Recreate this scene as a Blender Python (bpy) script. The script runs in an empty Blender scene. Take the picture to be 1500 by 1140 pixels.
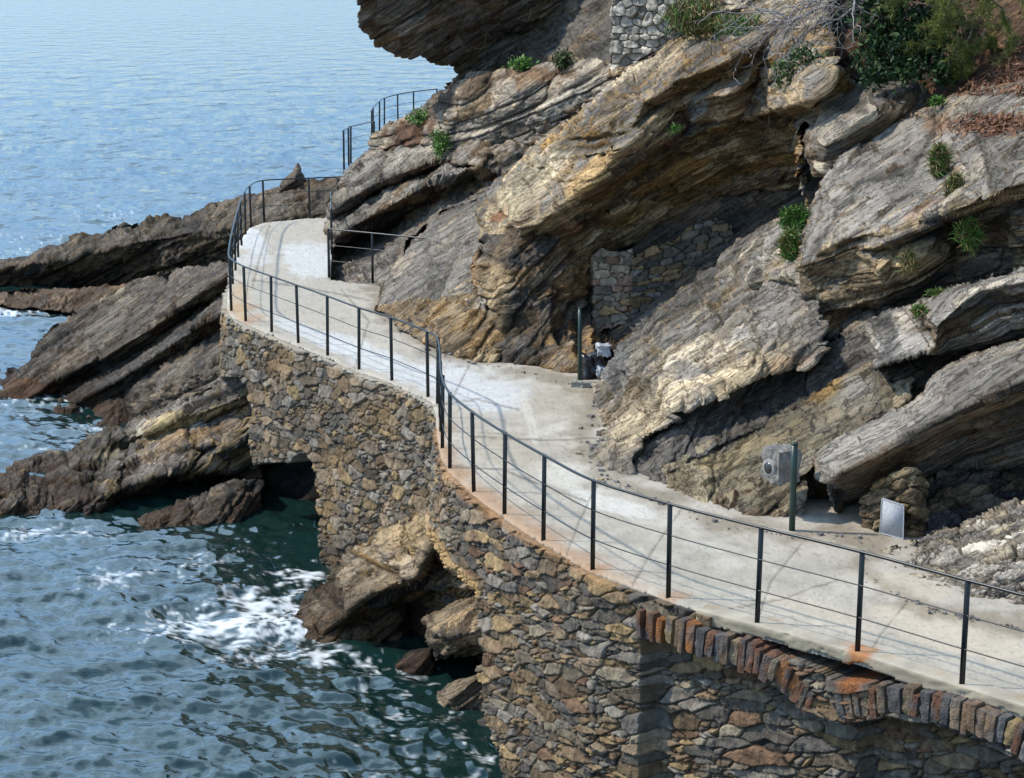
import bpy, math, random
import numpy as np
from mathutils import Vector, Matrix
from mathutils.geometry import delaunay_2d_cdt

S = bpy.context.scene
COL = S.collection
R = math.radians

# ------------------------------------------------------------------ camera
F = 2900.0; W0, H0 = 1500.0, 1140.0
CAMZ = 6.5; TH = math.atan(0.2207); SEA = -3.4
cd = bpy.data.cameras.new('camera'); cam = bpy.data.objects.new('camera', cd); COL.objects.link(cam)
cam.location = (0, 0, CAMZ); cam.rotation_euler = (math.pi/2-TH, 0, 0)
cd.sensor_width = 36; cd.lens = F/W0*36; cd.clip_end = 6000; cd.clip_start = .1
S.camera = cam

# ------------------------------------------------------------------ light
SUN = Vector((-.664, .10, .743)).normalized()
SUN_E = math.asin(SUN.z); SUN_A = math.atan2(SUN.x, SUN.y)
w = bpy.data.worlds.new('World'); S.world = w; w.use_nodes = True
nt = w.node_tree; bg = nt.nodes['Background']
sky = nt.nodes.new('ShaderNodeTexSky'); sky.sky_type = 'NISHITA'; sky.sun_disc = False
sky.sun_elevation = SUN_E; sky.sun_rotation = SUN_A; sky.altitude = 1500; sky.air_density = 1.0; sky.dust_density = .5; sky.ozone_density = 9.
bg.inputs[1].default_value = .15
# bright thin cloud out of view, added to lighten sea reflections and shade
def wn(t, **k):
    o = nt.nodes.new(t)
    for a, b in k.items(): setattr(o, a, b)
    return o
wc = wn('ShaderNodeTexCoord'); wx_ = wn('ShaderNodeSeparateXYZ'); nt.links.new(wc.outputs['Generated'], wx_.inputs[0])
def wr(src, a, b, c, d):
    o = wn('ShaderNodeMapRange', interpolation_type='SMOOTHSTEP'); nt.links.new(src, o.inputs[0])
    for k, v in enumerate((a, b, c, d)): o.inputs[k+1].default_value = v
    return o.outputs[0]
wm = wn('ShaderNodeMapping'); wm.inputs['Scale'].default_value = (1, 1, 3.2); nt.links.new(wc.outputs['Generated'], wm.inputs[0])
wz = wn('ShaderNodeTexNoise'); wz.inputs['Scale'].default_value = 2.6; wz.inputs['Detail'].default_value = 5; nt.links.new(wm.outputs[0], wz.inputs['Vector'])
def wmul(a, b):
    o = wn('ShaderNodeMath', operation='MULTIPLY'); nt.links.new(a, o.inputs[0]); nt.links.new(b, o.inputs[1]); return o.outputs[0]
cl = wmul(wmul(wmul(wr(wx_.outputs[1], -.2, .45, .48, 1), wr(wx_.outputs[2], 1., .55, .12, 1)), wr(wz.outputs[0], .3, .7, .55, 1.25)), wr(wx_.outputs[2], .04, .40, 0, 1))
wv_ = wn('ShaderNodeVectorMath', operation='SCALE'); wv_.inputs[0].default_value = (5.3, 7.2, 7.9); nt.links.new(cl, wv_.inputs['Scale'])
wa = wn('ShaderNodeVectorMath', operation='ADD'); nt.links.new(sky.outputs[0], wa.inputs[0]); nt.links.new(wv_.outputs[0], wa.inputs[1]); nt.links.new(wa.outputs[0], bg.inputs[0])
ld = bpy.data.lights.new('sun', 'SUN'); ld.energy = 3.45; ld.angle = R(2.2); ld.color = (1, .935, .83)
lo = bpy.data.objects.new('sun', ld); COL.objects.link(lo); lo.rotation_euler = SUN.to_track_quat('Z', 'Y').to_euler()
lo.location = (-20, 20, 40)
S.view_settings.view_transform = 'Standard'; S.view_settings.look = 'None'
S.view_settings.exposure = 0.28; S.view_settings.gamma = 1

# ------------------------------------------------------------------ projection helpers
cT, sT = math.cos(TH), math.sin(TH)
def ray(px, py):
    a = (np.asarray(px, float)-W0/2)/F; b = -(np.asarray(py, float)-H0/2)/F
    ry = cT+b*sT; rz = -sT+b*cT
    return a/ry, rz/ry
def pt(px, py, D):
    a, c = ray(px, py); D = np.asarray(D, float)
    return np.stack([a*D, D+0*a, CAMZ+c*D], -1)
def dz(px, py, z=0.0):                       # distance at which the ray meets height z
    a, c = ray(px, py); return (z-CAMZ)/c
def gp(px, py, z=0.0): return pt(px, py, dz(px, py, z))
def proj(P):
    q = P-np.array([0, 0, CAMZ]); yf = q[..., 1]*cT-q[..., 2]*sT; yu = q[..., 1]*sT+q[..., 2]*cT
    return W0/2+F*q[..., 0]/yf, H0/2-F*yu/yf

# ------------------------------------------------------------------ noise
_rs = np.random.RandomState(7)
PERM = np.tile(_rs.permutation(256), 3).astype(np.int32)
GR = _rs.normal(size=(256, 3)); GR /= np.linalg.norm(GR, axis=1)[:, None]; GR = GR.astype(np.float32)
def perlin(x, y, z):
    x, y, z = np.broadcast_arrays(x, y, z)
    x = x.astype(np.float32); y = y.astype(np.float32); z = z.astype(np.float32)
    xi = np.floor(x).astype(np.int32); yi = np.floor(y).astype(np.int32); zi = np.floor(z).astype(np.int32)
    x = x-xi; y = y-yi; z = z-zi
    u = x*x*x*(x*(x*6-15)+10); v = y*y*y*(y*(y*6-15)+10); t = z*z*z*(z*(z*6-15)+10)
    xi &= 255; yi &= 255; zi &= 255
    out = 0
    for dx in (0, 1):
        wx = u if dx else 1-u; hx = PERM[xi+dx]
        for dy in (0, 1):
            wy = v if dy else 1-v; hy = PERM[hx+yi+dy]
            for dz_ in (0, 1):
                wz = t if dz_ else 1-t
                g = GR[PERM[hy+zi+dz_]]
                out = out+wx*wy*wz*(g[..., 0]*(x-dx)+g[..., 1]*(y-dy)+g[..., 2]*(z-dz_))
    return out*1.6
def fbm(x, y, z, o=3, g=.5):
    a = 1.; s = 0
    for k in range(o):
        s = s+a*perlin(x*2**k+k*13.7, y*2**k+k*7.1, z*2**k+k*3.3); a *= g
    return s
def hsh(*k):
    h = np.zeros(np.broadcast(*k).shape, np.int32)
    for q in k: h = PERM[(h+q.astype(np.int32)) & 255]+PERM[((q.astype(np.int32) >> 8)+h*3) & 255]
    return PERM[h & 255]/255.
def sst(a, b, x):
    t = np.clip((x-a)/(b-a), 0, 1); return t*t*(3-2*t)
def blur(A, n):
    for _ in range(n):
        B = np.pad(A, [(1, 1), (1, 1)]+[(0, 0)]*(A.ndim-2), mode='edge')
        A = (B[:-2, 1:-1]+B[2:, 1:-1]+B[1:-1, :-2]+B[1:-1, 2:]+2*A)/6
    return A
def normals(P):
    n = np.cross(np.gradient(P, axis=1), np.gradient(P, axis=0)); n /= np.linalg.norm(n, axis=-1)[..., None]+1e-9
    v = P-np.array([0, 0, CAMZ]); f = np.sign((n*v).sum(-1)); f[f == 0] = 1
    return -n*f[..., None]

# ------------------------------------------------------------------ materials
def newmat(name):
    m = bpy.data.materials.new(name); m.use_nodes = True; n = m.node_tree
    return m, n, n.nodes['Principled BSDF']
def node(n, t, **k):
    o = n.nodes.new(t)
    for a, b in k.items(): setattr(o, a, b)
    return o
def colmat(name, rough, scales, bump, var=.35, aniso=None, spec=.25):
    m, n, p = newmat(name); L = n.links.new
    at = node(n, 'ShaderNodeAttribute', attribute_name='col')
    tc = node(n, 'ShaderNodeTexCoord'); mp = node(n, 'ShaderNodeMapping'); L(tc.outputs['Object'], mp.inputs[0])
    if aniso: mp.inputs['Rotation'].default_value = aniso[0]; mp.inputs['Scale'].default_value = aniso[1]
    n1 = node(n, 'ShaderNodeTexNoise'); n1.inputs['Scale'].default_value = scales[0]; n1.inputs['Detail'].default_value = 6; n1.inputs['Roughness'].default_value = .68
    L(mp.outputs[0], n1.inputs['Vector'])
    n2 = node(n, 'ShaderNodeTexNoise'); n2.inputs['Scale'].default_value = scales[1]; n2.inputs['Detail'].default_value = 4
    L(tc.outputs['Object'], n2.inputs['Vector'])
    mr = node(n, 'ShaderNodeMapRange'); mr.inputs[1].default_value = .3; mr.inputs[2].default_value = .7; mr.inputs[3].default_value = 1-var; mr.inputs[4].default_value = 1+var
    L(n1.outputs[0], mr.inputs[0])
    mx = node(n, 'ShaderNodeVectorMath', operation='SCALE'); L(at.outputs['Color'], mx.inputs[0]); L(mr.outputs[0], mx.inputs['Scale'])
    L(mx.outputs[0], p.inputs['Base Color'])
    ad = node(n, 'ShaderNodeMath', operation='ADD'); L(n1.outputs[0], ad.inputs[0]); L(n2.outputs[0], ad.inputs[1])
    b = node(n, 'ShaderNodeBump'); b.inputs['Strength'].default_value = 1.; b.inputs['Distance'].default_value = bump; L(ad.outputs[0], b.inputs['Height'])
    L(b.outputs[0], p.inputs['Normal'])
    p.inputs['Roughness'].default_value = rough; p.inputs['Specular IOR Level'].default_value = spec
    return m
def rockmat():
    m, n, p = newmat('layered_rock'); L = n.links.new
    at = node(n, 'ShaderNodeAttribute', attribute_name='col'); bd = node(n, 'ShaderNodeAttribute', attribute_name='bed'); tc = node(n, 'ShaderNodeTexCoord')
    def noise(src, scale, stretch, det=5, ro=.65):
        mp = node(n, 'ShaderNodeMapping'); mp.inputs['Scale'].default_value = stretch; L(src, mp.inputs[0])
        t = node(n, 'ShaderNodeTexNoise'); t.inputs['Scale'].default_value = scale; t.inputs['Detail'].default_value = det; t.inputs['Roughness'].default_value = ro; L(mp.outputs[0], t.inputs['Vector']); return t.outputs[0]
    def mth(op, a, b):
        o = node(n, 'ShaderNodeMath', operation=op)
        for k, v in enumerate((a, b)):
            if isinstance(v, (int, float)): o.inputs[k].default_value = v
            elif v is not None: L(v, o.inputs[k])
        return o.outputs[0]
    def rng_(v, a, b, c, d):
        o = node(n, 'ShaderNodeMapRange'); o.interpolation_type = 'SMOOTHSTEP'; L(v, o.inputs[0])
        for k, q in enumerate((a, b, c, d)): o.inputs[k+1].default_value = q
        return o.outputs[0]
    fol = noise(bd.outputs['Vector'], 3., (.22, 1.0, 6.5)); fine = noise(bd.outputs['Vector'], 9, (.25, 1.0, 5.), 4, .6); spk = noise(tc.outputs['Object'], 26, (1, 1, 1), 4, .7)
    line = rng_(mth('ABSOLUTE', mth('SUBTRACT', fol, .5), None), 0, .03, 0, 1)
    line2 = rng_(mth('ABSOLUTE', mth('SUBTRACT', fine, .47), None), 0, .022, .25, 1)
    k = mth('MULTIPLY', mth('MULTIPLY', rng_(fol, .3, .7, .82, 1.18), rng_(spk, .3, .7, .80, 1.2)), mth('MULTIPLY', rng_(line, 0, 1, .40, 1), rng_(line2, 0, 1, .7, 1.05)))
    mx = node(n, 'ShaderNodeVectorMath', operation='SCALE'); L(at.outputs['Color'], mx.inputs[0]); L(k, mx.inputs['Scale']); L(mx.outputs[0], p.inputs['Base Color'])
    h = mth('ADD', mth('ADD', mth('MULTIPLY', fol, 1.0), mth('MULTIPLY', fine, .35)), mth('ADD', mth('MULTIPLY', spk, .35), mth('ADD', mth('MULTIPLY', line, .30), mth('MULTIPLY', line2, .15))))
    b = node(n, 'ShaderNodeBump'); b.inputs['Strength'].default_value = 1.; b.inputs['Distance'].default_value = .034; L(h, b.inputs['Height']); L(b.outputs[0], p.inputs['Normal'])
    p.inputs['Roughness'].default_value = .85; p.inputs['Specular IOR Level'].default_value = .25
    return m
ROCK = rockmat()
STONE = colmat('wall_stone', .85, (11, 45), .016, .33)
CONC = colmat('concrete', .8, (5, 60), .004, .10)
LEAF = colmat('leaves', .55, (8, 30), .0, .25)
TWIG = colmat('twigs', .8, (8, 30), .0, .25)
def plain(name, c, rough, bump=0, metal=0):
    m, n, p = newmat(name); L = n.links.new
    t = node(n, 'ShaderNodeTexNoise'); t.inputs['Scale'].default_value = 18; t.inputs['Detail'].default_value = 5
    r = node(n, 'ShaderNodeValToRGB'); r.color_ramp.elements[0].position = .3; r.color_ramp.elements[1].position = .75
    r.color_ramp.elements[0].color = (*[x*.75 for x in c], 1); r.color_ramp.elements[1].color = (*[min(1, x*1.25) for x in c], 1)
    L(t.outputs[0], r.inputs[0]); L(r.outputs[0], p.inputs['Base Color']); p.inputs['Roughness'].default_value = rough; p.inputs['Metallic'].default_value = metal
    if bump:
        b = node(n, 'ShaderNodeBump'); b.inputs['Distance'].default_value = bump; L(t.outputs[0], b.inputs['Height']); L(b.outputs[0], p.inputs['Normal'])
    return m
METAL = plain('dark_painted_iron', (.012, .016, .017), .38)
GREENM = plain('green_painted_iron', (.012, .035, .028), .4)
PANEL = plain('grey_metal_panel', (.40, .415, .43), .85)
WBAG = plain('white_plastic', (.40, .40, .42), .5); BBAG = plain('black_plastic', (.015, .015, .017), .35)

# ------------------------------------------------------------------ object helpers
def tag(o, label=None, cat=None, group=None, kind=None):
    if label: o['label'] = label
    if cat: o['category'] = cat
    if group: o['group'] = group
    if kind: o['kind'] = kind
    return o
def link(name, me, mat, parent=None):
    o = bpy.data.objects.new(name, me); COL.objects.link(o)
    if mat: me.materials.append(mat)
    if parent: o.parent = parent
    return o
def empty(name, loc=(0, 0, 0)):
    o = bpy.data.objects.new(name, None); COL.objects.link(o); o.location = loc; return o
def mesh(name, V, Q, col=None, smooth=False, tri=None, bed=None):
    me = bpy.data.meshes.new(name); V = np.asarray(V, np.float32); Q = np.asarray(Q, np.int32).reshape(-1, 4)
    T = np.zeros((0, 3), np.int32) if tri is None else np.asarray(tri, np.int32).reshape(-1, 3)
    me.vertices.add(len(V)); me.vertices.foreach_set('co', V.ravel())
    nl = len(Q)*4+len(T)*3; me.loops.add(nl); me.loops.foreach_set('vertex_index', np.concatenate([Q.ravel(), T.ravel()]))
    me.polygons.add(len(Q)+len(T))
    me.polygons.foreach_set('loop_start', np.concatenate([np.arange(len(Q))*4, len(Q)*4+np.arange(len(T))*3]).astype(np.int32))
    if smooth: me.polygons.foreach_set('use_smooth', np.ones(len(Q)+len(T), bool))
    me.update(calc_edges=True)
    if col is not None:
        a = me.attributes.new('col', 'FLOAT_COLOR', 'POINT'); c = np.ones((len(V), 4), np.float32); c[:, :3] = col
        a.data.foreach_set('color', c.ravel())
    if bed is not None:
        a = me.attributes.new('bed', 'FLOAT_VECTOR', 'POINT'); a.data.foreach_set('vector', np.asarray(bed, np.float32).ravel())
    return me
def gridmesh(name, P, mask, col, skirt=None, smooth=False, bed=None, skcol=None):
    """grid of points (rows, columns) kept where mask; rim drawn back along skirt vectors so that the piece has thickness"""
    nr, nc = mask.shape
    if name != 'sea': col = np.asarray(col)*np.array((1.06, 1., .885))       # warm cast of the local stone
    fm = mask[:-1, :-1] & mask[1:, :-1] & mask[:-1, 1:] & mask[1:, 1:]
    idx = np.arange(nr*nc).reshape(nr, nc)
    q = np.stack([idx[:-1, :-1][fm], idx[1:, :-1][fm], idx[1:, 1:][fm], idx[:-1, 1:][fm]], 1)
    used = np.zeros(nr*nc, bool); used[q.ravel()] = True
    re = np.cumsum(used)-1; V = P.reshape(-1, 3)[used]; C = np.clip(col, 0.004, .9).reshape(-1, 3)[used]; Q = re[q]
    Bd = None if bed is None else bed.reshape(-1, 3)[used]
    if skirt is not None:
        e = np.concatenate([Q[:, [0, 1]], Q[:, [1, 2]], Q[:, [2, 3]], Q[:, [3, 0]]])
        key = np.sort(e, 1); key = key[:, 0].astype(np.int64)*len(V)+key[:, 1]
        _, inv, cnt = np.unique(key, return_inverse=True, return_counts=True)
        be = e[cnt[inv] == 1]
        bv = np.unique(be); m = np.full(len(V), -1); sk = np.broadcast_to(skirt, P.shape).reshape(-1, 3)[used]
        n0 = len(V)
        for k, f in enumerate((.12, .5, 1.)):
            m2 = np.full(n0, -1); m2[bv] = len(V)+np.arange(len(bv)); V = np.concatenate([V, V[bv] * 0 + P.reshape(-1, 3)[used][bv]+sk[bv]*f]); nc_ = C[:n0][bv] if skcol is None else skcol(V[-len(bv):]); C = np.concatenate([C, nc_])
            if bed is not None: Bd = np.concatenate([Bd, Bd[:n0][bv]+np.array([.13, .31, .17])*f])
            a = be if k == 0 else m[be]
            Q = np.concatenate([Q, np.stack([a[:, 1], a[:, 0], m2[be[:, 0]], m2[be[:, 1]]], 1)]); m = m2
    return mesh(name, V, Q, C, smooth, None, Bd)

def polysdf(X, Y, poly):
    p = np.asarray(poly, float); d = np.full(X.shape, 1e9); ins = np.zeros(X.shape, bool)
    for k in range(len(p)):
        x0, y0 = p[k]; x1, y1 = p[(k+1) % len(p)]
        ex, ey = x1-x0, y1-y0; t = np.clip(((X-x0)*ex+(Y-y0)*ey)/(ex*ex+ey*ey+1e-9), 0, 1)
        d = np.minimum(d, np.hypot(X-x0-t*ex, Y-y0-t*ey))
        if y0 != y1: ins ^= ((Y >= min(y0, y1)) & (Y < max(y0, y1)) & (X < x0+(Y-y0)*ex/ey))
    return np.where(ins, d, -d)
def interp(X, Y, V, edges):
    """piecewise planar surface through control points: 1/D is linear over each triangle of the picture"""
    co = [Vector((v[0], v[1])) for v in V]
    r = delaunay_2d_cdt(co, edges, [], 0, 1e-4)
    ov, tris, orig = r[0], r[2], r[3]
    inv = []
    for k, o in enumerate(orig):
        if o: inv.append(1/V[o[0]][2])
        else:
            d = [((v[0]-ov[k].x)**2+(v[1]-ov[k].y)**2, 1/v[2]) for v in V]; d.sort(); inv.append(.5*(d[0][1]+d[1][1]))
    out = np.full(X.shape, np.nan)
    for a, b, c in tris:
        xa, ya = ov[a]; xb, yb = ov[b]; xc, yc = ov[c]
        den = (yb-yc)*(xa-xc)+(xc-xb)*(ya-yc)
        if abs(den) < 1e-6: continue
        l0 = ((yb-yc)*(X-xc)+(xc-xb)*(Y-yc))/den; l1 = ((yc-ya)*(X-xc)+(xa-xc)*(Y-yc))/den; l2 = 1-l0-l1
        m = (l0 >= -1e-6) & (l1 >= -1e-6) & (l2 >= -1e-6)
        out[m] = (l0*inv[a]+l1*inv[b]+l2*inv[c])[m]
    for _ in range(30):                                       # just outside the hull: carry the surface on from its edge
        bad = np.isnan(out)
        if not bad.any(): break
        o = np.pad(out, 1, constant_values=np.nan); st_ = np.stack([o[:-2, 1:-1], o[2:, 1:-1], o[1:-1, :-2], o[1:-1, 2:], o[:-2, :-2], o[2:, 2:]])
        n_ = (~np.isnan(st_)).sum(0); m_ = np.where(np.isnan(st_), 0, st_).sum(0)/np.maximum(n_, 1); out = np.where(bad & (n_ > 0), m_, out)
    out = np.where(np.isnan(out), np.nanmean(out), out)
    return 1/out

# ------------------------------------------------------------------ rock
NB = np.array([-.56, -.13, .82]); NB /= np.linalg.norm(NB)          # normal of the bedding
ST = np.cross(NB, [1, 0, 0]); ST /= np.linalg.norm(ST); DP = np.cross(ST, NB)
G = (.275, .252, .23); G2 = (.17, .157, .146); DG = (.08, .075, .072); TAN = (.41, .315, .20); OCH = (.32, .20, .085); RUST = (.27, .10, .035)
BRN = (.15, .108, .07); DBR = (.07, .05, .035); PALE = (.48, .42, .34); SOIL = (.13, .065, .035); WHI = (.62, .6, .57)

def facets(x, y, z, seed=0):
    """broken angular faces: every cell of a jittered lattice is a plane with a tilt of its own"""
    xi, yi, zi = np.floor(x-.5).astype(np.int32), np.floor(y-.5).astype(np.int32), np.floor(z-.5).astype(np.int32)
    best = np.full(x.shape, 9.); sec = best.copy(); h = 0*x; rid = 0*x
    for i in (0, 1):
        for j in (0, 1):
            for k in (0, 1):
                a, b, c = xi+i, yi+j, zi+k; r0 = hsh(a+seed, b, c); r1 = hsh(a+7, b+seed, c+3); r2 = hsh(a+31, b+5, c+seed); r3 = hsh(a+91, b+17, c+seed+9)
                dx = x-a-.5-.8*(r0-.5); dy = y-b-.5-.8*(r1-.5); dq = z-c-.5-.8*(r2-.5); d = dx*dx+dy*dy+dq*dq
                n = d < best; sec = np.where(n, best, np.minimum(sec, d)); best = np.where(n, d, best)
                h = np.where(n, (r1-.5)*2*dx+(r2-.5)*2*dy+(r0-.5)*2*dq+(r3-.5)*.9, h); rid = np.where(n, r3, rid)
    return h, np.sqrt(sec)-np.sqrt(best), rid
def bedrelief(P, amp=1., blocks=1., fine=1., seed=0, fs=1.):
    a = P@DP; b = P@ST; s = P@NB
    x, y, z = P[..., 0], P[..., 1], P[..., 2]
    s = s+.055*perlin(x*.33+seed, y*.3, z*.33)+.012*perlin(x*1.7, y*1.5+seed, z*1.7)+.006*perlin(x*6, y*6+seed, z*6)
    h = 0; ids = None; crack = 0; dark = 0; bc = None
    for f, A, la in ((1.25, .26, .42), (3.4, .17, .8), (8.6, .065, 1.7), (20., .020, 3.6)):
        q = s*f*fs+seed*3.1+.22*perlin(a*.22, b*.2, s*f*.3); i = np.floor(q); fr = q-i; ii = i.astype(np.int32)
        wob = .35*perlin(a*la*1.3+i*5.1, b*la*.8, i*3.7)+.10*perlin(a*la*6+i*5.1, b*la*6, s*f*5)
        ja = a*la+hsh(ii+9)*10+wob+.25*(fr-.5); j = np.floor(ja); jb = b*la*.8+hsh(ii+77)*10+wob; k = np.floor(jb); ja = ja-j; jb = jb-k
        r = hsh(ii, j.astype(np.int32)*3+1, k.astype(np.int32)*5+2); rl = hsh(ii+201)
        v = rl*(1-.55*blocks)+.55*blocks*r
        e = np.minimum(sst(0, .09, fr), sst(0, .04, 1-fr))
        ej = 1-(1-np.minimum(sst(0, .03, np.minimum(ja, 1-ja)), sst(0, .03, np.minimum(jb, 1-jb))))*.5*blocks*(r > .35)
        cw = .022*la; cr_ = np.minimum(sst(0, cw, np.minimum(ja, 1-ja)), sst(0, cw, np.minimum(jb, 1-jb)))
        rt = hsh(ii+11, j.astype(np.int32)+5, k.astype(np.int32)*3+8)
        h = h+A*(v*(.35+.65*e*ej)-.35+blocks*.75*((ja-.5)*(rt-.5)+(jb-.5)*(r-.5)+.5*(fr-.5)*(rt-.5))); crack = np.maximum(crack, np.maximum((1-e)*min(1, A*7)*(.35+.65*hsh(ii+3)), (1-cr_)*min(1, A*9)*blocks*(.25+.75*rt)))
        if 3 < f < 12: bc = r if bc is None else .6*bc+.4*rt
        if f < 9: dark = dark+sst(.34, .12, rl*.7+r*.3)*(.35+.25*(f > 3))
        if f > 3 and ids is None: ids = (r, .25+.75*rl, hsh(ii+31))
    f1, e1, r1 = facets(a*1.5+.15*perlin(x*3, y*3, z*3), b*2.1, s*4.6, seed); f2, e2, r2 = facets(a*4., b*6, s*14, seed+40)
    st = perlin(a*.6, b*5.5, s*11+seed)*.5+perlin(a*1.6, b*13, s*24)*.28
    rough = fbm(x*2.2+seed, y*2.2, z*2.2, 4, .55)
    crack = np.maximum(crack, .38*sst(.035, 0, e1))
    return amp*h, amp*(.065*f1*(.5+.5*blocks)+.018*f2)+fine*(.008*st+.008*rough), ids, crack, st, rough, np.minimum(dark, 1), .5*r1+.5*bc

ROCKS = []
def relief(name, V, nout, cons=(), step=1.7, th=1.6, amp=1., blocks=1., fine=1., rag=4., rim=.07, rimpx=6, seed=0, fs=1.,
           top=(G, G2), brk=(BRN, TAN, G2, OCH, DG), paint=(), wet=True, rust=.25, mat=None, mode='rock', smooth=False, rub=None):
    V = [tuple(map(float, v)) for v in V]
    out = [v[:2] for v in V[:nout]]
    x0 = min(p[0] for p in out)-6; x1 = max(p[0] for p in out)+6; y0 = min(p[1] for p in out)-6; y1 = max(p[1] for p in out)+6
    X, Y = np.meshgrid(np.arange(x0, x1, step), np.arange(y0, y1, step))
    edges = [(k, (k+1) % nout) for k in range(nout)]+[(c[k], c[k+1]) for c in cons for k in range(len(c)-1)]
    sd = polysdf(X, Y, out)
    if rag:
        ca, sa = math.cos(R(33)), math.sin(R(33)); ua = X*ca-Y*sa; ub = X*sa+Y*ca
        sd = sd+rag*(perlin(X*.035+seed, Y*.035, seed+0*X)+.6*perlin(ua*.03, ub*.16, seed+.5+0*X)+.45*perlin(X*.13, Y*.13, seed+2+0*X))
    gy, gx = np.gradient(sd, step)
    mask = sd > -step*.75
    near = mask & (sd < step*.6); gl = np.maximum(gx*gx+gy*gy, .3)
    X = np.where(near, X-np.clip(sd/gl, -step, step)*gx, X); Y = np.where(near, Y-np.clip(sd/gl, -step, step)*gy, Y)
    D = interp(X, Y, V, edges)
    if rim: t = np.clip(sd/rimpx, 0, 1); D = D+rim*(1-np.sqrt(np.clip(1-(1-t)**2, 0, 1)))
    P = pt(X, Y, D)
    N = normals(blur(P, 3)); N = blur(N, 3); N /= np.linalg.norm(N, axis=-1)[..., None]+1e-9
    hl, hf, ids, crack, st, rough, dark, r1 = bedrelief(P, amp, blocks, fine, seed, fs)
    nb_ = (N*NB).sum(-1); inpl = N-(.92*(1-sst(.80, .97, np.abs(nb_)))*nb_)[..., None]*NB      # beds slide along their own plane
    inpl /= np.maximum(np.linalg.norm(inpl, axis=-1), .35)[..., None]
    P2 = P+inpl*(hl*(1-.45*sst(.75, .95, np.abs(nb_))))[..., None]+N*hf[..., None]
    # colour: weathered bedding faces are grey, broken ends brown to ochre
    if mode == 'rubble':
        ru = P[..., 0]*.9-P[..., 1]*.25; rv = P[..., 2]*.9+P[..., 1]*.55-P[..., 0]*.12
        h, rc, rf = stonework(P, ru, rv, rub[0], rub[1], rub[2], seed, .07, 0., .05, .13, 2.4, .42); P2 = P+N*(h+.05*rough)[..., None]
    N2 = normals(P2); N2 = blur(N2, 1)
    tb = sst(.62, .9, (N2*NB).sum(-1)+.12*rough)
    pal = np.array(brk); k = np.clip((ids[0]*.4+r1*.3+ids[2]*.3+.10*rough)*len(pal), 0, len(pal)-1.01); k0 = k.astype(int); fr = sst(.35, .65, k-k0)[..., None]
    cb = pal[k0]*(1-fr)+pal[np.minimum(k0+1, len(pal)-1)]*fr
    tp = np.array(top); ct = tp[0]+(tp[1]-tp[0])*sst(-.5, .6, .5*st+.4*rough+1.6*(r1-.5))[..., None]
    tq = (sst(.62, .74, r1)*.55)[..., None]; ct = ct*(1-tq)+(.5*tp[0]+.5*np.array(brk[0])*(tp[0].mean()/max(np.mean(brk[0]), .05)))*np.array((1.08, 1., .84))*tq
    c = cb+(ct-cb)*tb[..., None]
    c = c*(.78+.44*ids[1].clip(0, 1))[..., None]
    if rust:
        rn = sst(.25, .7, fbm(P@DP*.8+seed+5, P@ST, P@NB*3.2, 4)+.2*(r1-.5))*rust*.7
        c = c*(1-rn[..., None])+np.array(OCH)*rn[..., None]
    for (qx, qy, rx, ry, ang, pc, k) in paint:
        ca, sa = math.cos(R(ang)), math.sin(R(ang)); u = ((X-qx)*ca-(Y-qy)*sa)/rx; v = ((X-qx)*sa+(Y-qy)*ca)/ry
        m = sst(1.25, .55, np.hypot(u, v)+.45*rough+.25*st)*k
        c = c*(1-m[..., None])+np.array(pc)*(.8+.4*ids[1].clip(0, 1))[..., None]*m[..., None]
    c = c*(1-.78*crack[..., None])*(1-.42*dark[..., None])*(.70+.60*sst(.1, .9, r1))[..., None]*(1+.30*fbm(P[..., 0]*.9+seed, P[..., 1]*.7, P[..., 2]*1.1+3, 2))[..., None]
    if mode == 'rubble': c = rc
    if wet:                                                        # tide band: dark wet rock with brown weed near the waterline
        wv = sst(SEA+.85, SEA+.25, P2[..., 2]+.35*rough)
        c = c*(1-.62*wv[..., None]); wb = sst(SEA+.45, SEA+.15, P2[..., 2]+.3*rough)*.5
        c = c*(1-wb[..., None])+np.array((.075, .042, .022))*wb[..., None]
    d = P2-np.array([0, 0, CAMZ]); d = d/np.linalg.norm(d, axis=-1)[..., None]; cen = P2[mask].mean(0)-P2; cen -= (cen*d).sum(-1)[..., None]*d
    bd = np.stack([P2@DP+seed*1.7, P2@ST, P2@NB+.055*perlin(P[..., 0]*.33+seed, P[..., 1]*.3, P[..., 2]*.33)+.012*perlin(P[..., 0]*1.7, P[..., 1]*1.5+seed, P[..., 2]*1.7)], -1)
    me = gridmesh(name, P2, mask, c, d*th+cen*.06, smooth, bd)
    o = link(name, me, mat or ROCK); ROCKS.append(o)
    return o

# ================================================================== SEA
def ocean(N, L, peak, rms, seed, wdir, cut):
    rs = np.random.RandomState(seed); k = np.fft.fftfreq(N, L/N)*2*np.pi; kx, ky = np.meshgrid(k, k); kk = np.hypot(kx, ky); kk[0, 0] = 1
    kp = 2*np.pi/peak; c = (kx*math.cos(wdir)+ky*math.sin(wdir))/kk
    Sp = np.exp(-.8*(kp/kk)**4)/kk**3.4*(c*c+.12)*np.exp(-(kk*cut)**2); Sp[0, 0] = 0
    h = np.fft.ifft2((rs.normal(size=(N, N))+1j*rs.normal(size=(N, N)))*np.sqrt(Sp)).real
    return h/h.std()*rms
def sample(T, L, x, y):
    N = T.shape[0]; u = (x/L*N) % N; v = (y/L*N) % N; i = np.floor(u).astype(int) % N; j = np.floor(v).astype(int) % N; fu = u-np.floor(u); fv = v-np.floor(v)
    i1 = (i+1) % N; j1 = (j+1) % N
    return T[j, i]*(1-fu)*(1-fv)+T[j, i1]*fu*(1-fv)+T[j1, i]*(1-fu)*fv+T[j1, i1]*fu*fv
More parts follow.
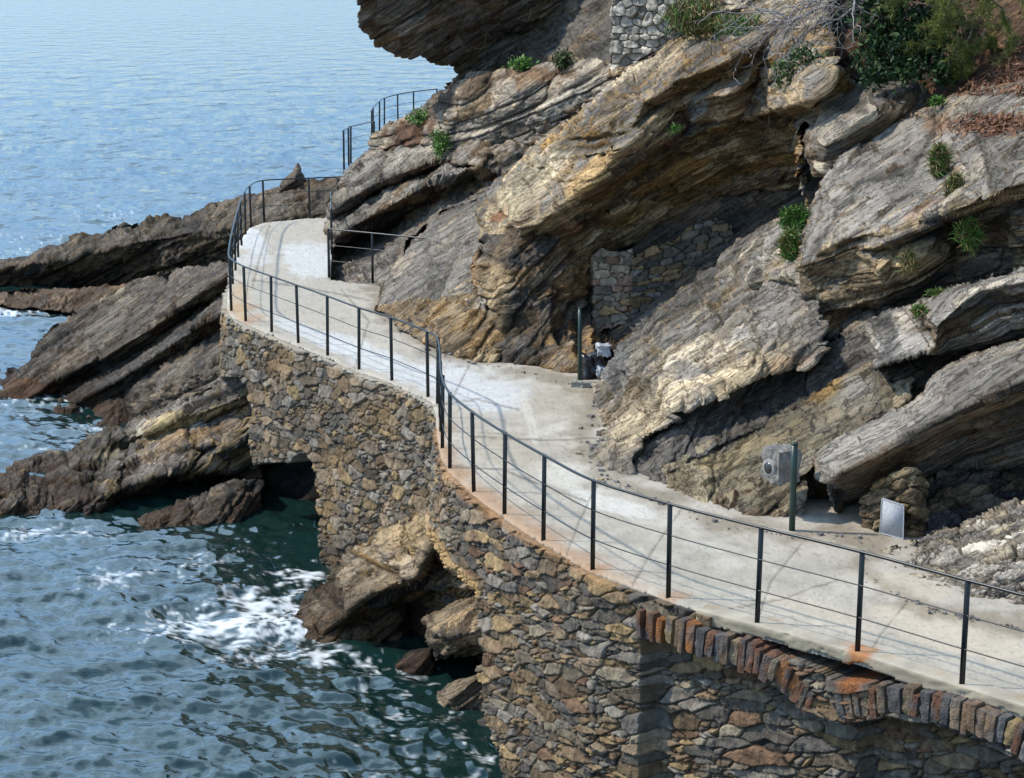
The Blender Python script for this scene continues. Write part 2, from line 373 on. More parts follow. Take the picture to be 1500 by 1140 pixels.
T1 = ocean(1024, 41., 2.4, .029, 3, R(70), .05); T2 = ocean(1024, 17.3, .8, .0105, 5, R(40), .02)
ys = np.concatenate([[-69.2, -68.6, -67.5, -66, -64, -61, -57, -52, -46, -40], np.arange(-34, 1330, 2.3)])
X, Y = np.meshgrid(np.arange(-420, 1960, 2.6), ys)
P = gp(X, Y, SEA); Dm = P[..., 1]
fade = sst(260, 45, Dm)
hw = sample(T1, 41., P[..., 0], P[..., 1])*(.12+.88*fade)+sample(T2, 17.3, P[..., 0]+3, P[..., 1])*fade
hw = hw+.10*perlin(P[..., 0]*.13, P[..., 1]*.2, 0*Dm)*fade
# foam patches: centre pixel, radius along and across (metres), strength
FOAM = [(345, 915, 2.0, .75, 1.), (410, 885, 1.3, .8, 1.), (440, 850, .8, .7, .9), (300, 930, 1.2, .5, .6), (420, 960, 1.2, .3, .8), (175, 850, .8, .7, .55), (245, 838, 1.2, .5, .4), (60, 777, 1.2, .4, .75),
        (130, 782, 1.1, .35, .55), (290, 822, 1.4, .6, .35), (40, 452, 2.6, .8, 1.), (-20, 455, 3, 1, 1.), (155, 314, 2.2, 3, .3), (30, 362, 5, 3, .28), (90, 375, 4, 2, .22), (550, 972, .6, .35, .8), (590, 985, .6, .5, .5),
        (60, 600, 2.2, .5, .5), (150, 628, 1.6, .4, .6), (30, 655, 2.0, .6, .35), (560, 1090, .9, 1.1, .28), (520, 1000, 1., 1., .25), (610, 1030, .8, 1., .4), (480, 960, .7, .35, .8), (650, 1100, .5, .8, .5), (700, 1130, .5, .6, .5), (30, 590, 1.6, .35, .7)]
fo = np.zeros_like(Dm)
for (qx, qy, rx, ry, k) in FOAM:
    q = gp(qx, qy, SEA); fo = np.maximum(fo, k*sst(1.35, .1, np.hypot((P[..., 0]-q[0])/rx, (P[..., 1]-q[1])/(ry*1.6))))
wx = P[..., 0]+.35*perlin(P[..., 0]*.9, P[..., 1]*.9, 0*Dm+4); wy = P[..., 1]+.35*perlin(P[..., 0]*.9, P[..., 1]*.9, 0*Dm+9)
rg = 1-np.abs(perlin(wx*1.5, wy*1.1, 0*Dm+2))*1.6; rg2 = 1-np.abs(perlin(wx*2.6, wy*4.2, 0*Dm+7))*1.6
rg3 = 1-np.abs(perlin(wx*5.2, wy*10, 0*Dm+3))*1.6
fz = fo*.62+.55*(rg-.62)+.62*(rg2-.62)+.42*(rg3-.62)+.15*perlin(wx*12, wy*22, 0*Dm)
foam = sst(.44, .92, fz)*sst(.02, .2, fo)*.85
hw = hw+foam*.006+fo*.02*perlin(P[..., 0]*2.2, P[..., 1]*2.2, 0*Dm+1)
P[..., 2] += hw
sea = gridmesh('sea', P, np.ones(P.shape[:2], bool), np.repeat(foam[..., None], 3, 2), None, True)
m, n, p = newmat('sea_water'); L = n.links.new
p.inputs['Base Color'].default_value = (.003, .020, .018, 1); p.inputs['Roughness'].default_value = .06; p.inputs['IOR'].default_value = 1.72
tc = node(n, 'ShaderNodeTexCoord'); bm = None
for sc, dist, vs in ((2.6, .022, (.6, 1, 1)), (9., .004, (.7, 1, 1)), (.5, .10, (.45, 1, 1)), (1.15, .045, (.5, 1, 1)), (.30, .95, (1.3, .8, 1))):
    mp = node(n, 'ShaderNodeMapping'); mp.inputs['Scale'].default_value = vs; mp.inputs['Rotation'].default_value = (0, 0, R(12)); L(tc.outputs['Object'], mp.inputs[0])
    t = node(n, 'ShaderNodeTexNoise'); t.inputs['Scale'].default_value = sc; t.inputs['Detail'].default_value = 3; L(mp.outputs[0], t.inputs['Vector'])
    b = node(n, 'ShaderNodeBump'); b.inputs['Distance'].default_value = dist; hh_ = t.outputs[0]
    if dist > .5:                                             # longer swell in the open water only
        sx_ = node(n, 'ShaderNodeSeparateXYZ'); L(tc.outputs['Object'], sx_.inputs[0]); sw_ = node(n, 'ShaderNodeMapRange'); L(sx_.outputs[1], sw_.inputs[0])
        for k_, v_ in enumerate((42, 100, .1, 1)): sw_.inputs[k_+1].default_value = v_
        sm_ = node(n, 'ShaderNodeMath', operation='MULTIPLY'); L(hh_, sm_.inputs[0]); L(sw_.outputs[0], sm_.inputs[1]); hh_ = sm_.outputs[0]
    L(hh_, b.inputs['Height'])
    if bm: L(bm.outputs[0], b.inputs['Normal'])
    bm = b
L(bm.outputs[0], p.inputs['Normal'])
sx = node(n, 'ShaderNodeSeparateXYZ'); L(tc.outputs['Object'], sx.inputs[0]); sr = node(n, 'ShaderNodeMapRange'); L(sx.outputs[1], sr.inputs[0])   # ripples too fine to model out at sea
for k_, v_ in enumerate((40, 260, .07, .09)): sr.inputs[k_+1].default_value = v_
L(sr.outputs[0], p.inputs['Roughness'])
at = node(n, 'ShaderNodeAttribute', attribute_name='col'); fp = node(n, 'ShaderNodeBsdfPrincipled'); fp.inputs['Base Color'].default_value = (.78, .82, .84, 1); fp.inputs['Roughness'].default_value = .8
ms = node(n, 'ShaderNodeMixShader'); L(at.outputs['Fac'], ms.inputs[0]); L(p.outputs[0], ms.inputs[1]); L(fp.outputs[0], ms.inputs[2])
L(ms.outputs[0], n.nodes['Material Output'].inputs[0])
tag(link('sea', sea, m), 'rippled blue green sea with white foam around the rocks', kind='structure')

# ================================================================== PATH
EDGE = [(1700, 1094), (1560, 1052), (1408, 1006), (1255, 957), (1108, 916), (1035, 897), (978, 877), (868, 837), (795, 794), (738, 756), (693, 722), (657, 690), (646, 668), (641, 645), (639, 622), (639, 605), (634, 589),
        (626, 584), (573, 560), (525, 543), (479, 523), (436, 505), (397, 489), (359, 473), (337, 461), (332, 450), (333, 432), (338, 403), (346, 370), (354, 349), (365, 333), (385, 326), (452, 319), (485, 318)]
INNER = [(486, 340), (486, 371), (484, 409), (560, 418), (640, 412), (720, 470), (880, 520), (930, 600), (905, 660), (1000, 690), (1190, 730), (1280, 715), (1420, 740), (1480, 800), (1700, 900)]
V = [(x, y, float(dz(x, y))) for x, y in EDGE+INNER]
X, Y = np.meshgrid(np.arange(320, 1710, 2.2), np.arange(308, 1100, 2.2))
sd = polysdf(X, Y, EDGE+INNER)+1.2*perlin(X*.06, Y*.06, 0*X)+.8*perlin(X*.25, Y*.25, 3+0*X)
gy, gx = np.gradient(sd, 2.2); mask = sd > -1.6; near = mask & (sd < 1.3); gl = np.maximum(gx*gx+gy*gy, .3)
X = np.where(near, X-np.clip(sd/gl, -2.2, 2.2)*gx, X); Y = np.where(near, Y-np.clip(sd/gl, -2.2, 2.2)*gy, Y)
P = gp(X, Y, 0.)
nz = fbm(P[..., 0]*1.2, P[..., 1]*1.2, 0*X, 4); nf = fbm(P[..., 0]*5, P[..., 1]*3, 0*X+4, 3)
P[..., 2] += .012*nz+.004*nf-.02*sst(4, 0, sd)
c = np.array((.39, .365, .335))*(1+.16*nz+.10*nf)[..., None]
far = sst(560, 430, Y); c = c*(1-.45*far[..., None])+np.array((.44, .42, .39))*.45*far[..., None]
WHITE = (.53, .55, .59)
def blot(c, qx, qy, rx, ry, ang, pc, k, soft=.16):
    ca, sa = math.cos(R(ang)), math.sin(R(ang)); u = ((X-qx)*ca-(Y-qy)*sa)/rx; v = ((X-qx)*sa+(Y-qy)*ca)/ry
    m = sst(1+soft, 1-soft, np.hypot(u, v)+.25*nz+.18*nf)*k
    return c*(1-m[..., None])+np.array(pc)*m[..., None]
for a in [(455, 378, 42, 28, 0, WHITE, .95, .2), (367, 352, 17, 26, 60, WHITE, .95, .2), (372, 380, 30, 9, 0, WHITE, .6), (690, 565, 85, 32, -14, WHITE, .95, .3), (560, 530, 90, 18, -24, WHITE, .9, .3), (460, 492, 70, 10, -24, WHITE, .85, .3),
          (740, 545, 60, 18, -10, (.5, .5, .49), .6), (820, 625, 45, 6, 15, (.52, .5, .47), .7), (775, 610, 7, 40, 15, (.52, .5, .47), .7), (850, 700, 75, 18, -10, (.58, .57, .55), .6), (900, 740, 60, 12, -12, (.60, .60, .60), .7),
          (975, 765, 55, 8, -6, (.50, .49, .47), .5), (1040, 800, 40, 7, -8, (.49, .48, .46), .5), (1070, 826, 25, 8, 0, (.48, .47, .45), .5), (840, 590, 70, 22, 0, (.36, .33, .28), .55), (740, 660, 60, 25, -20, (.38, .34, .28), .5), (660, 600, 50, 8, -10, (.45, .42, .38), .6),
          (430, 440, 60, 14, -10, (.40, .38, .35), .5), (450, 350, 35, 10, 0, (.42, .40, .37), .5), (560, 470, 50, 12, -20, (.42, .40, .37), .5), (1230, 790, 60, 14, -8, (.36, .33, .29), .5), (1330, 860, 70, 20, -12, (.50, .44, .36), .5), (1400, 930, 120, 25, -16, (.52, .46, .38), .6), (1200, 900, 90, 18, -16, (.50, .45, .38), .5)]:
    c = blot(c, *a)
# rust bleeding along the rail feet
ed = polysdf(X, Y, EDGE[4:17]+[(640, 560), (900, 560), (1108, 780)])
rs_ = sst(34, 4, np.abs(ed)+14*nz)*sst(1010, 850, X)*sst(622, 640, X)*sst(600, 640, Y)*(Y > 615)
c = c*(1-.62*rs_[..., None])+np.array((.36, .20, .10))*.62*rs_[..., None]
for (qx, qy) in [(1256, 957), (1108, 915), (978, 876), (868, 836), (345, 455), (360, 470)]: c = blot(c, qx+8, qy-3, 24, 6, 5, (.34, .18, .09), .55, .6)
c = blot(c, 352, 440, 12, 30, 0, (.46, .33, .2), .6)
# dirt washed off the rock along its foot, and lighter grit
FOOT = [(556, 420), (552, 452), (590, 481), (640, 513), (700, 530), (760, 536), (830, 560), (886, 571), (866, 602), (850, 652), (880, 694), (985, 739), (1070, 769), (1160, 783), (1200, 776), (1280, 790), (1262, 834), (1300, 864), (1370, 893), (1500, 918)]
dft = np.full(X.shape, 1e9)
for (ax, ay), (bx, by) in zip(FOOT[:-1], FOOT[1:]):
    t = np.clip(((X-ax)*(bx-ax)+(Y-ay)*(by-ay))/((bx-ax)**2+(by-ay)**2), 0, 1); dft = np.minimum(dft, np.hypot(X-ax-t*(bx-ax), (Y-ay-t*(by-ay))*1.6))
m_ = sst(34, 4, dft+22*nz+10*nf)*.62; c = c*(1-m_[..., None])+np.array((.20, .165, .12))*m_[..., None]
sp_ = perlin(P[..., 0]*26, P[..., 1]*18, 0*X); c = c*(1-.22*sst(.28, .5, sp_)+.10*sst(.3, .5, -sp_))[..., None]
# cracks
def crack(c, pts, wd, k):
    d = np.full(X.shape, 1e9)
    for (ax, ay), (bx, by) in zip(pts[:-1], pts[1:]):
        t = np.clip(((X-ax)*(bx-ax)+(Y-ay)*(by-ay))/((bx-ax)**2+(by-ay)**2), 0, 1); d = np.minimum(d, np.hypot(X-ax-t*(bx-ax), Y-ay-t*(by-ay)))
    m = sst(wd, wd*.3, d+.8*nf)*k; P[..., 2] -= m*.006
    return c*(1-m[..., None])+np.array((.10, .085, .07))*m[..., None]
for pts in [[(1035, 905), (1060, 893), (1110, 884), (1150, 878), (1190, 860), (1230, 850)], [(690, 640), (760, 642), (820, 645), (900, 640)], [(620, 597), (700, 585), (760, 600)], [(640, 680), (740, 690), (860, 735)], [(370, 410), (440, 420), (540, 440)], [(395, 330), (380, 380), (370, 420)], [(500, 425), (540, 470), (520, 540)], [(690, 530), (660, 590)], [(880, 700), (850, 760), (830, 812)], [(1000, 745), (960, 800), (925, 860)], [(1180, 790), (1130, 850), (1108, 914)], [(1330, 880), (1290, 930), (1270, 962)]]:
    c = crack(c, pts, 1.9, .6)
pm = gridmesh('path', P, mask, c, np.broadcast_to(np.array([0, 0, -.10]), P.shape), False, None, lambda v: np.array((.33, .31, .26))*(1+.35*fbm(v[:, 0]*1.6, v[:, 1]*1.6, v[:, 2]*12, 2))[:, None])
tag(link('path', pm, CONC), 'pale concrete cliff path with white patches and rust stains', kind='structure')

fl = np.array([gp(x, y)[:2] for x, y in [(1700, 1094), (1560, 1052), (1408, 1006), (1255, 957), (1108, 916), (1050, 901), (1020, 893)]])
sg = np.r_[0, np.cumsum(np.hypot(*np.diff(fl, axis=0).T))]; fu = np.arange(0, sg[-1], .02); fx = np.interp(fu, sg, fl[:, 0]); fy = np.interp(fu, sg, fl[:, 1])
tx, ty = np.gradient(fx), np.gradient(fy); l_ = np.hypot(tx, ty); fnx, fny = ty/l_, -tx/l_
if fny.mean() > 0: fnx, fny = -fnx, -fny
prof = [(-.10, .006), (-.05, .007), (0, .005), (.012, -.008)]+[(.016, -z_) for z_ in np.arange(.03, .25, .02)]
PO = np.array(prof); FP = np.stack([fx[None]+fnx[None]*PO[:, :1], fy[None]+fny[None]*PO[:, :1], 0*fx[None]+PO[:, 1:]], -1)
fn_ = fbm(FP[..., 0]*4, FP[..., 1]*4, FP[..., 2]*9, 4); FP[..., 2] += np.where(PO[:, 1:] < 0, .004*fn_, 0); q_ = (.014*fn_*(PO[:, 1:] < -.02)-.03*sst(.35, .8, fn_)*(PO[:, 1:] < 0)); FP[..., 0] += fnx*q_; FP[..., 1] += fny*q_
fpx, _ = proj(FP); fm_ = FP[..., 2] > -.125-.08*fbm(FP[..., 0]*2.2, FP[..., 1]*2.2, 0*FP[..., 0]+2, 3)
fc = np.where((PO[:, 1:] > -.005)[..., None], np.array((.40, .37, .325)), np.array((.30, .275, .225)))*(1+.22*fn_+.18*fbm(FP[..., 0]*1.2, FP[..., 1]*1.2, FP[..., 2]*3, 2))[..., None]
ft = sst(22, 4, np.abs(fpx-1254)+14*fn_)[..., None]*.85; fc = fc*(1-ft)+np.array((.36, .13, .035))*ft
ft = sst(.2, .6, fbm(FP[..., 0]*3+7, FP[..., 1]*3, FP[..., 2]*1., 3))[..., None]*.4; fc = fc*(1-ft)+np.array((.34, .24, .12))*ft
link('slab_edge', gridmesh('slab_edge', FP, fm_, fc, np.broadcast_to(np.array([fnx.mean(), fny.mean(), 0])*-.12, FP.shape)), CONC, bpy.data.objects['path'])

# ================================================================== STONE WALLS
def stones(u, v, su, sv, seed, p=2.15, jit=.45):
    i0 = np.floor(u/su).astype(np.int32); j0 = np.floor(v/sv).astype(np.int32)
    F1 = np.full(u.shape, 9.); F2 = F1.copy(); dx1 = 0*u; dy1 = 0*u; r1 = 0*u; r2 = 0*u; r3 = 0*u
    for dj in (-2, -1, 0, 1, 2):
        j = j0+dj
        for di in (-2, -1, 0, 1, 2):
            i = i0+di; a = hsh(i+seed, j*7+3); b = hsh(i+seed+50, j*5+11); wgt = hsh(i*3+seed+9, j+40)
            x = u/su-(i+.5+jit*2*(a-.5)+.5*(j & 1)); y = v/sv-(j+.5+jit*2*(b-.5))
            d = (np.abs(x)**p+np.abs(y)**p)**(1/p)-.5*(wgt-.4)
            n = d < F1; F2 = np.where(n, F1, np.minimum(F2, d)); F1 = np.where(n, d, F1)
            dx1 = np.where(n, x, dx1); dy1 = np.where(n, y, dy1); r1 = np.where(n, wgt, r1); r2 = np.where(n, hsh(i+seed+21, j*3+5), r2); r3 = np.where(n, hsh(i*5+seed+2, j*9+8), r3)
    return F2-F1, dx1, dy1, r1, r2, r3
def stonework(P, u, v, su, sv, pal, seed, depth=.075, shear=0., warp=.05, gap=.16, p=2.15, jit=.45, split=False):
    vv = v+shear*u; x, y, z = P[..., 0], P[..., 1], P[..., 2]
    wu = warp*fbm(u*2.2, vv*2.2, 0*u+seed, 3); wv = warp*.7*fbm(u*2.2+9, vv*2.2, 0*u+seed, 3)
    sz = 1+.0*u
    vv = vv+sv*.9*perlin(u*.35, v*1.4/sv*.12, 0*u+seed+3)
    e, dx, dy, r1, r2, r3 = stones(u+wu, vv+wv, su, sv, seed, p, jit)
    if split:
        e_, dx_, dy_, a1, a2, a3 = stones(u+wu+3.3, vv+wv+1.7, su*.52, sv*.56, seed+60, p, jit); m_ = r2 > .58
        e = np.where(m_, np.minimum(e, e_*.55), e); dx = np.where(m_, dx_, dx); dy = np.where(m_, dy_, dy); r1 = np.where(m_, a1, r1); r3 = np.where(m_, a3, r3); r2 = np.where(m_, a2, r2/.58)
    f = sst(0, gap, e); ro = fbm(x*9, y*9, z*9+seed, 3); ro2 = fbm(x*2.5, y*2.5, z*7, 2)
    fa, ea, ra = facets(x*10+dx*.8, y*10+r3*9, z*15+dy*.8, seed)
    h = f*(depth*(.35+.9*r2)+.25*depth*(r3-.5)*dx*2+.35*depth*(r1-.4)*dy*2)+f*.010*ro+.016*f*ro2-.02*(1-f)+f*.30*depth*fa
    pal = np.array(pal); k = np.floor(r3*len(pal)*.999).astype(int); c = pal[k]*(.62+.8*r2)[..., None]*(1+.22*ro+.12*ro2)[..., None]*(.78+.44*ra)[..., None]
    c = c*(1-.75*(1-sst(0, gap*.7, e)))[..., None]
    return h, c, f
def wallmesh(name, line, ztop, zbot, res, pal, seed, su, sv, batter=.06, th=.6, recess=None, holes=(), shear=0., depth=.075, out=None, zt=None, post=None, warp=.05, smooth_n=12, gap=.095):
    """line: world (x, y) points; sea side on the right hand when walking along it"""
    L_ = np.asarray(line, float); seg = np.r_[0, np.cumsum(np.hypot(*np.diff(L_, axis=0).T))]
    u = np.arange(0, seg[-1], res); x = np.interp(u, seg, L_[:, 0]); y = np.interp(u, seg, L_[:, 1])
    k = np.ones(2*smooth_n+1)/(2*smooth_n+1); pad = lambda a: np.convolve(np.r_[2*a[0]-a[smooth_n:0:-1], a, 2*a[-1]-a[-2:-smooth_n-2:-1]], k, 'valid')
    x, y = pad(x), pad(y)
    tx, ty = np.gradient(x), np.gradient(y); l = np.hypot(tx, ty); nx, ny = ty/l, -tx/l
    nx, ny = pad(nx), pad(ny); l = np.hypot(nx, ny); nx /= l; ny /= l
    v = np.arange(0, ztop-zbot, res); U, V_ = np.meshgrid(u, v)
    Z = ztop-V_; B = np.stack([x+0*Z+nx*batter*V_, y+0*Z+ny*batter*V_, Z], -1); N = np.stack([nx+0*Z, ny+0*Z, 0*Z], -1)
    px, py = proj(B)
    h, c, f = stonework(B, U, V_, su, sv, pal, seed, depth, shear, warp, gap, 2.3, .45, True)
    h = h+.05*fbm(B[..., 0]*.8, B[..., 1]*.8, B[..., 2]*.8+seed, 2)
    if recess is not None: h = h-recess(px, py)
    if post is not None: c = post(c, px, py, B, U, V_)
    P = B+N*h[..., None]
    mask = np.ones(U.shape, bool)
    for hp in holes: mask &= polysdf(px+4*perlin(px*.06, py*.06, 0*px), py+4*perlin(px*.06+5, py*.06, 0*px), hp) < 0
    if zt is not None: mask &= Z < zt(px, py)+.05*(fbm(U*3, 0*U, 0*U+seed, 2))
    wv = sst(SEA+.8, SEA+.2, Z+.3*fbm(U, V_, 0*U, 2)); c = c*(1-.5*wv[..., None])
    me = gridmesh(name, P, mask, c, -N*th+np.array([0, 0, -.02]), False)
    return me, (u, x, y, nx, ny)

WP = [(.165, .15, .135), DG, (.125, .115, .105), BRN, (.18, .14, .10), (.22, .165, .095), (.19, .172, .15), (.10, .085, .07), (.155, .12, .08), (.17, .155, .14), (.13, .105, .08)]
farline = [gp(x, y)[:2] for x, y in [(352, 349), (345, 372), (336, 405), (331, 432), (330, 452), (335, 462), (359, 474.5), (397, 490.5), (436, 507), (479, 525), (525, 545), (573, 562), (626, 586), (650, 598), (690, 616)]]
cavehole = [(330, 716), (366, 692), (372, 681), (400, 676), (420, 680), (433, 668), (448, 664), (458, 680), (463, 705), (468, 730), (467, 760), (470, 800), (474, 850), (330, 850)]
leftcut = [(200, 900), (200, 560), (352, 552), (368, 590), (366, 640), (372, 682), (368, 700), (352, 720), (372, 850), (372, 900)]
def farpost(c, px, py, B, U, V_):
    t = sst(.10, .0, V_+.08*fbm(U*2, V_*3, 0*U, 2))*.7
    c = c*(1-t[..., None])+np.array((.42, .40, .36))*t[..., None]
    o = sst(.15, .6, fbm(U*.5, V_*.5, 0*U+3, 2))*.35
    return c*(1-o[..., None])+np.array((.26, .17, .08))*o[..., None]
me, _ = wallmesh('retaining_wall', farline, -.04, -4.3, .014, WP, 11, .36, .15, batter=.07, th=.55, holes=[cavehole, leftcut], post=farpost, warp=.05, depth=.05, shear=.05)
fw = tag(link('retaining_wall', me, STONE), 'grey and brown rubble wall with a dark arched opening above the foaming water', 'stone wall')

nearline = [gp(x, y)[:2] for x, y in [(690, 600), (662, 594), (646, 602), (639, 622), (639, 645), (644, 668), (655, 692), (692, 725), (737, 759), (794, 797), (867, 840), (977, 880), (1034, 900), (1108, 919), (1255, 960), (1408, 1009), (1560, 1055), (1700, 1097)]]
archcut = [(560, 1400), (560, 780), (634, 786), (652, 822), (676, 846), (700, 864), (705, 900), (711, 960), (709, 1012), (716, 1050), (727, 1090), (738, 1145), (760, 1400)]
rec1 = [(941, 890), (1000, 945), (1080, 962), (1180, 1040), (1240, 1062), (1240, 1500), (941, 1500)]
rec2 = [(1241, 1062), (1300, 1052), (1370, 1062), (1430, 1085), (1490, 1112), (1600, 1170), (1800, 1240), (1800, 1600), (1241, 1600)]
def nrec(px, py): return .26*sst(-1.5, 1.5, polysdf(px, py, rec1))+.44*sst(-1.5, 1.5, polysdf(px, py, rec2))
def nzt(px, py): return np.where(px > 1040, -.24+.03*np.sin(px*.05), 0)
def npost(c, px, py, B, U, V_):
    n = fbm(U*.7, V_*.7, 0*U+8, 3)
    t = sst(.10, .0, V_+.10*n)*sst(930, 860, px); c = c*(1-.6*t[..., None])+np.array((.34, .19, .09))*.6*t[..., None]
    t = sst(30, 6, np.abs(px-1256)+25*n)*sst(.9, .25, V_)*.8; c = c*(1-t[..., None])+np.array((.30, .11, .035))*t[..., None]
    t = sst(.25, .7, n)*.25; c = c*(1-t[..., None])+np.array((.25, .14, .07))*t[..., None]
    # ochre rim of the arch over the gully, its sunlit edge put into the colour
    d = np.abs(polysdf(px, py, archcut)); t = sst(20, 8, d+5*n)*(px < 704)*(py < 872); c = c*(1-.8*t[..., None])+np.array((.42, .28, .13))*.8*t[..., None]
    return c
def nearpal(): return [DG, (.095, .086, .078), (.125, .112, .10), (.155, .142, .128), BRN, (.17, .125, .08), (.22, .16, .09), (.14, .088, .058), (.18, .155, .12), (.18, .165, .148), (.155, .12, .085), (.105, .086, .066)]
me, NW = wallmesh('retaining_wall', nearline, -.03, -4.4, .0115, nearpal(), 29, .40, .115, batter=.05, th=.6, recess=nrec, holes=[archcut], zt=nzt, post=npost, shear=.16, depth=.048, warp=.045)
nw = tag(link('retaining_wall', me, STONE), 'tall near rubble wall with upright rusty stones set in rows below the railing', 'stone wall')

# upright stones set on edge along the head of the near wall
def rockbox(rng, w, h, d, n=7, kn=1.):
    V = []; Q = []
    for ax in range(3):
        for sgn in (-1, 1):
            o = len(V); a1, a2 = [(1, 2), (2, 0), (0, 1)][ax]
            for i in range(n+1):
                for j in range(n+1):
                    q = [0, 0, 0]; q[ax] = sgn; q[a1] = 2*i/n-1; q[a2] = 2*j/n-1; V.append(q)
            for i in range(n):
                for j in range(n):
                    a = o+i*(n+1)+j; f = [a, a+n+1, a+n+2, a+1]; Q.append(f if sgn > 0 else f[::-1])
    V = np.array(V, float); l = np.linalg.norm(V, axis=1)[:, None]; V = V*(1-.055*(l-1)/.73)*.5
    V = V*np.array([w, d, h]); s = rng.random()*90
    V += V/np.linalg.norm(V, axis=1)[:, None]*(kn*.17*min(w, h, d)*perlin(V[:, 0]*9+s, V[:, 1]*9, V[:, 2]*7)+kn*.12*min(w, h, d)*perlin(V[:, 0]*28+s, V[:, 1]*28, V[:, 2]*20))[:, None]
    return V, np.array(Q)
rng = random.Random(4)
OR = (.29, .12, .04); YO = (.28, .20, .10); RB = (.15, .075, .045)
RING = []
for arc, step_ in (([(940, 913), (965, 916), (1000, 927), (1045, 942), (1086, 955), (1110, 964), (1140, 979), (1165, 998), (1190, 1026)], 12.5), ([(1222, 1036), (1260, 1028), (1320, 1021), (1370, 1033), (1430, 1050), (1480, 1070), (1530, 1098), (1600, 1140)], 13)):
    A_ = np.array(arc, float); sg_ = np.r_[0, np.cumsum(np.hypot(*np.diff(A_, axis=0).T))]; t_ = 0
    while t_ < sg_[-1]:
        wd_ = step_*rng.uniform(.7, 1.3); m_ = t_+wd_/2; x_ = np.interp(m_, sg_, A_[:, 0]); y_ = np.interp(m_, sg_, A_[:, 1])
        tx_ = np.interp(m_+15, sg_, A_[:, 0])-np.interp(m_-15, sg_, A_[:, 0]); ty_ = np.interp(m_+15, sg_, A_[:, 1])-np.interp(m_-15, sg_, A_[:, 1])
        RING.append((x_, y_+rng.uniform(-3, 3), wd_*.95, rng.uniform(40, 52), math.degrees(math.atan2(ty_, tx_))*.55-6+rng.uniform(-4, 4), rng.choice([RB, RB, BRN, BRN, OR, YO, DG, (.14, .135, .13), (.2, .13, .08), (.23, .17, .11)])))
        t_ += wd_
Va, Qa, Ca = [], [], []; no = 0
uu, xx, yy, nnx, nny = NW
Ppx, _ = proj(np.stack([xx, yy, 0*xx-.5], -1))
for (qx, qy, ww, hh, an, cc) in RING:
    ok = np.where(uu > 2.2)[0]; i = ok[np.argmin(np.abs(Ppx[ok]-qx))]
    Dd = yy[i]; q = pt(qx, qy, Dd); k = Dd/F
    nrm = np.array([nnx[i], nny[i], 0]); tan = np.array([-nny[i], nnx[i], 0]); tan = tan if tan[0] > 0 else -tan
    Vv, Qq = rockbox(rng, ww*k*rng.uniform(.95, 1.2), hh*k*rng.uniform(.82, 1.12), .34, 9)
    a = R(an); up = np.array([0, 0, 1.]); t2 = tan*math.cos(a)-up*math.sin(a)*1; u2 = tan*math.sin(a)+up*math.cos(a)
    q = q+nrm*(-.10+.05*rng.random())
    Vw = q+Vv[:, :1]*t2+Vv[:, 1:2]*nrm+Vv[:, 2:3]*u2
    nz_ = perlin(Vw[:, 0]*8, Vw[:, 1]*8, Vw[:, 2]*5)
    C_ = np.array(cc)*(1+.4*nz_)[:, None]; mixm = sst(-.1, .4, perlin(Vw[:, 0]*7+3, Vw[:, 1]*7, Vw[:, 2]*5))[:, None]*.75; C_ = C_*(1-mixm)+np.array((.11, .10, .095))*mixm
    Va.append(Vw); Qa.append(Qq+no); Ca.append(C_); no += len(Vv)
link('upright_stone_course', mesh('upright_stone_course', np.concatenate(Va), np.concatenate(Qa), np.clip(np.concatenate(Ca), .01, .8)), STONE, nw)

# flat masonry panels in the cliff (real thickness)
def masonry(name, quad, su, sv, pal, seed, th, label, cat, res=.016, depth=.05, gap=.14, warp=.03, outline=None, p=5., jit=.26):
    """quad: four (px, py, D) corners: top left, top right, bottom right, bottom left"""
    A, B_, C_, D_ = [pt(*q) for q in quad]
    lu = np.linalg.norm(B_-A); lv = np.linalg.norm(D_-A); s, t = np.meshgrid(np.linspace(0, 1, int(lu/res)), np.linspace(0, 1, int(lv/res)))
    P = A+(B_-A)*s[..., None]*(1-t)[..., None]+(C_-D_)*s[..., None]*t[..., None]+(D_-A)*t[..., None]
    n = np.cross(B_-A, D_-A); n /= np.linalg.norm(n); n = -n if n@(A-np.array([0, 0, CAMZ])) > 0 else n
    h, c, f = stonework(P, s*lu, t*lv, su, sv, pal, seed, depth, 0, warp, gap, p=p, jit=jit)
    P = P+n*h[..., None]; mask = np.ones(s.shape, bool)
    if outline is not None:
        px, py = proj(P); mask = polysdf(px+3*perlin(px*.09, py*.09, 0*px), py+3*perlin(px*.09+4, py*.09, 0*px), outline) > 0
    return tag(link(name, gridmesh(name, P, mask, c, np.broadcast_to(-n*th, P.shape)), STONE), label, cat)
masonry('masonry_wall', [(885, -80, 36.6), (1012, -80, 35.8), (1012, 110, 36.0), (885, 110, 37.0)], .22, .14, [(.40, .375, .35), (.32, .30, .28), (.47, .44, .40), (.26, .245, .23), (.43, .40, .37)], 5, .5,
        'pale grey rubble wall at the top of the cliff', 'stone wall', depth=.06, p=3., jit=.4, outline=[(893, -80), (1010, -80), (1004, 48), (985, 62), (930, 93), (893, 104)])
masonry('masonry_pier', [(868, 352, 33.5), (930, 356, 33.6), (930, 480, 33.2), (868, 492, 33.1)], .27, .135, [(.28, .235, .19), (.23, .195, .165), (.30, .24, .19), (.26, .17, .13), (.31, .21, .12)], 8, .5,
        'squared block pier in the cave behind the post', 'stone pier', depth=.045, gap=.12, warp=.03, jit=.34, outline=[(869, 372), (880, 364), (905, 369), (929, 364), (930, 470), (868, 490)])
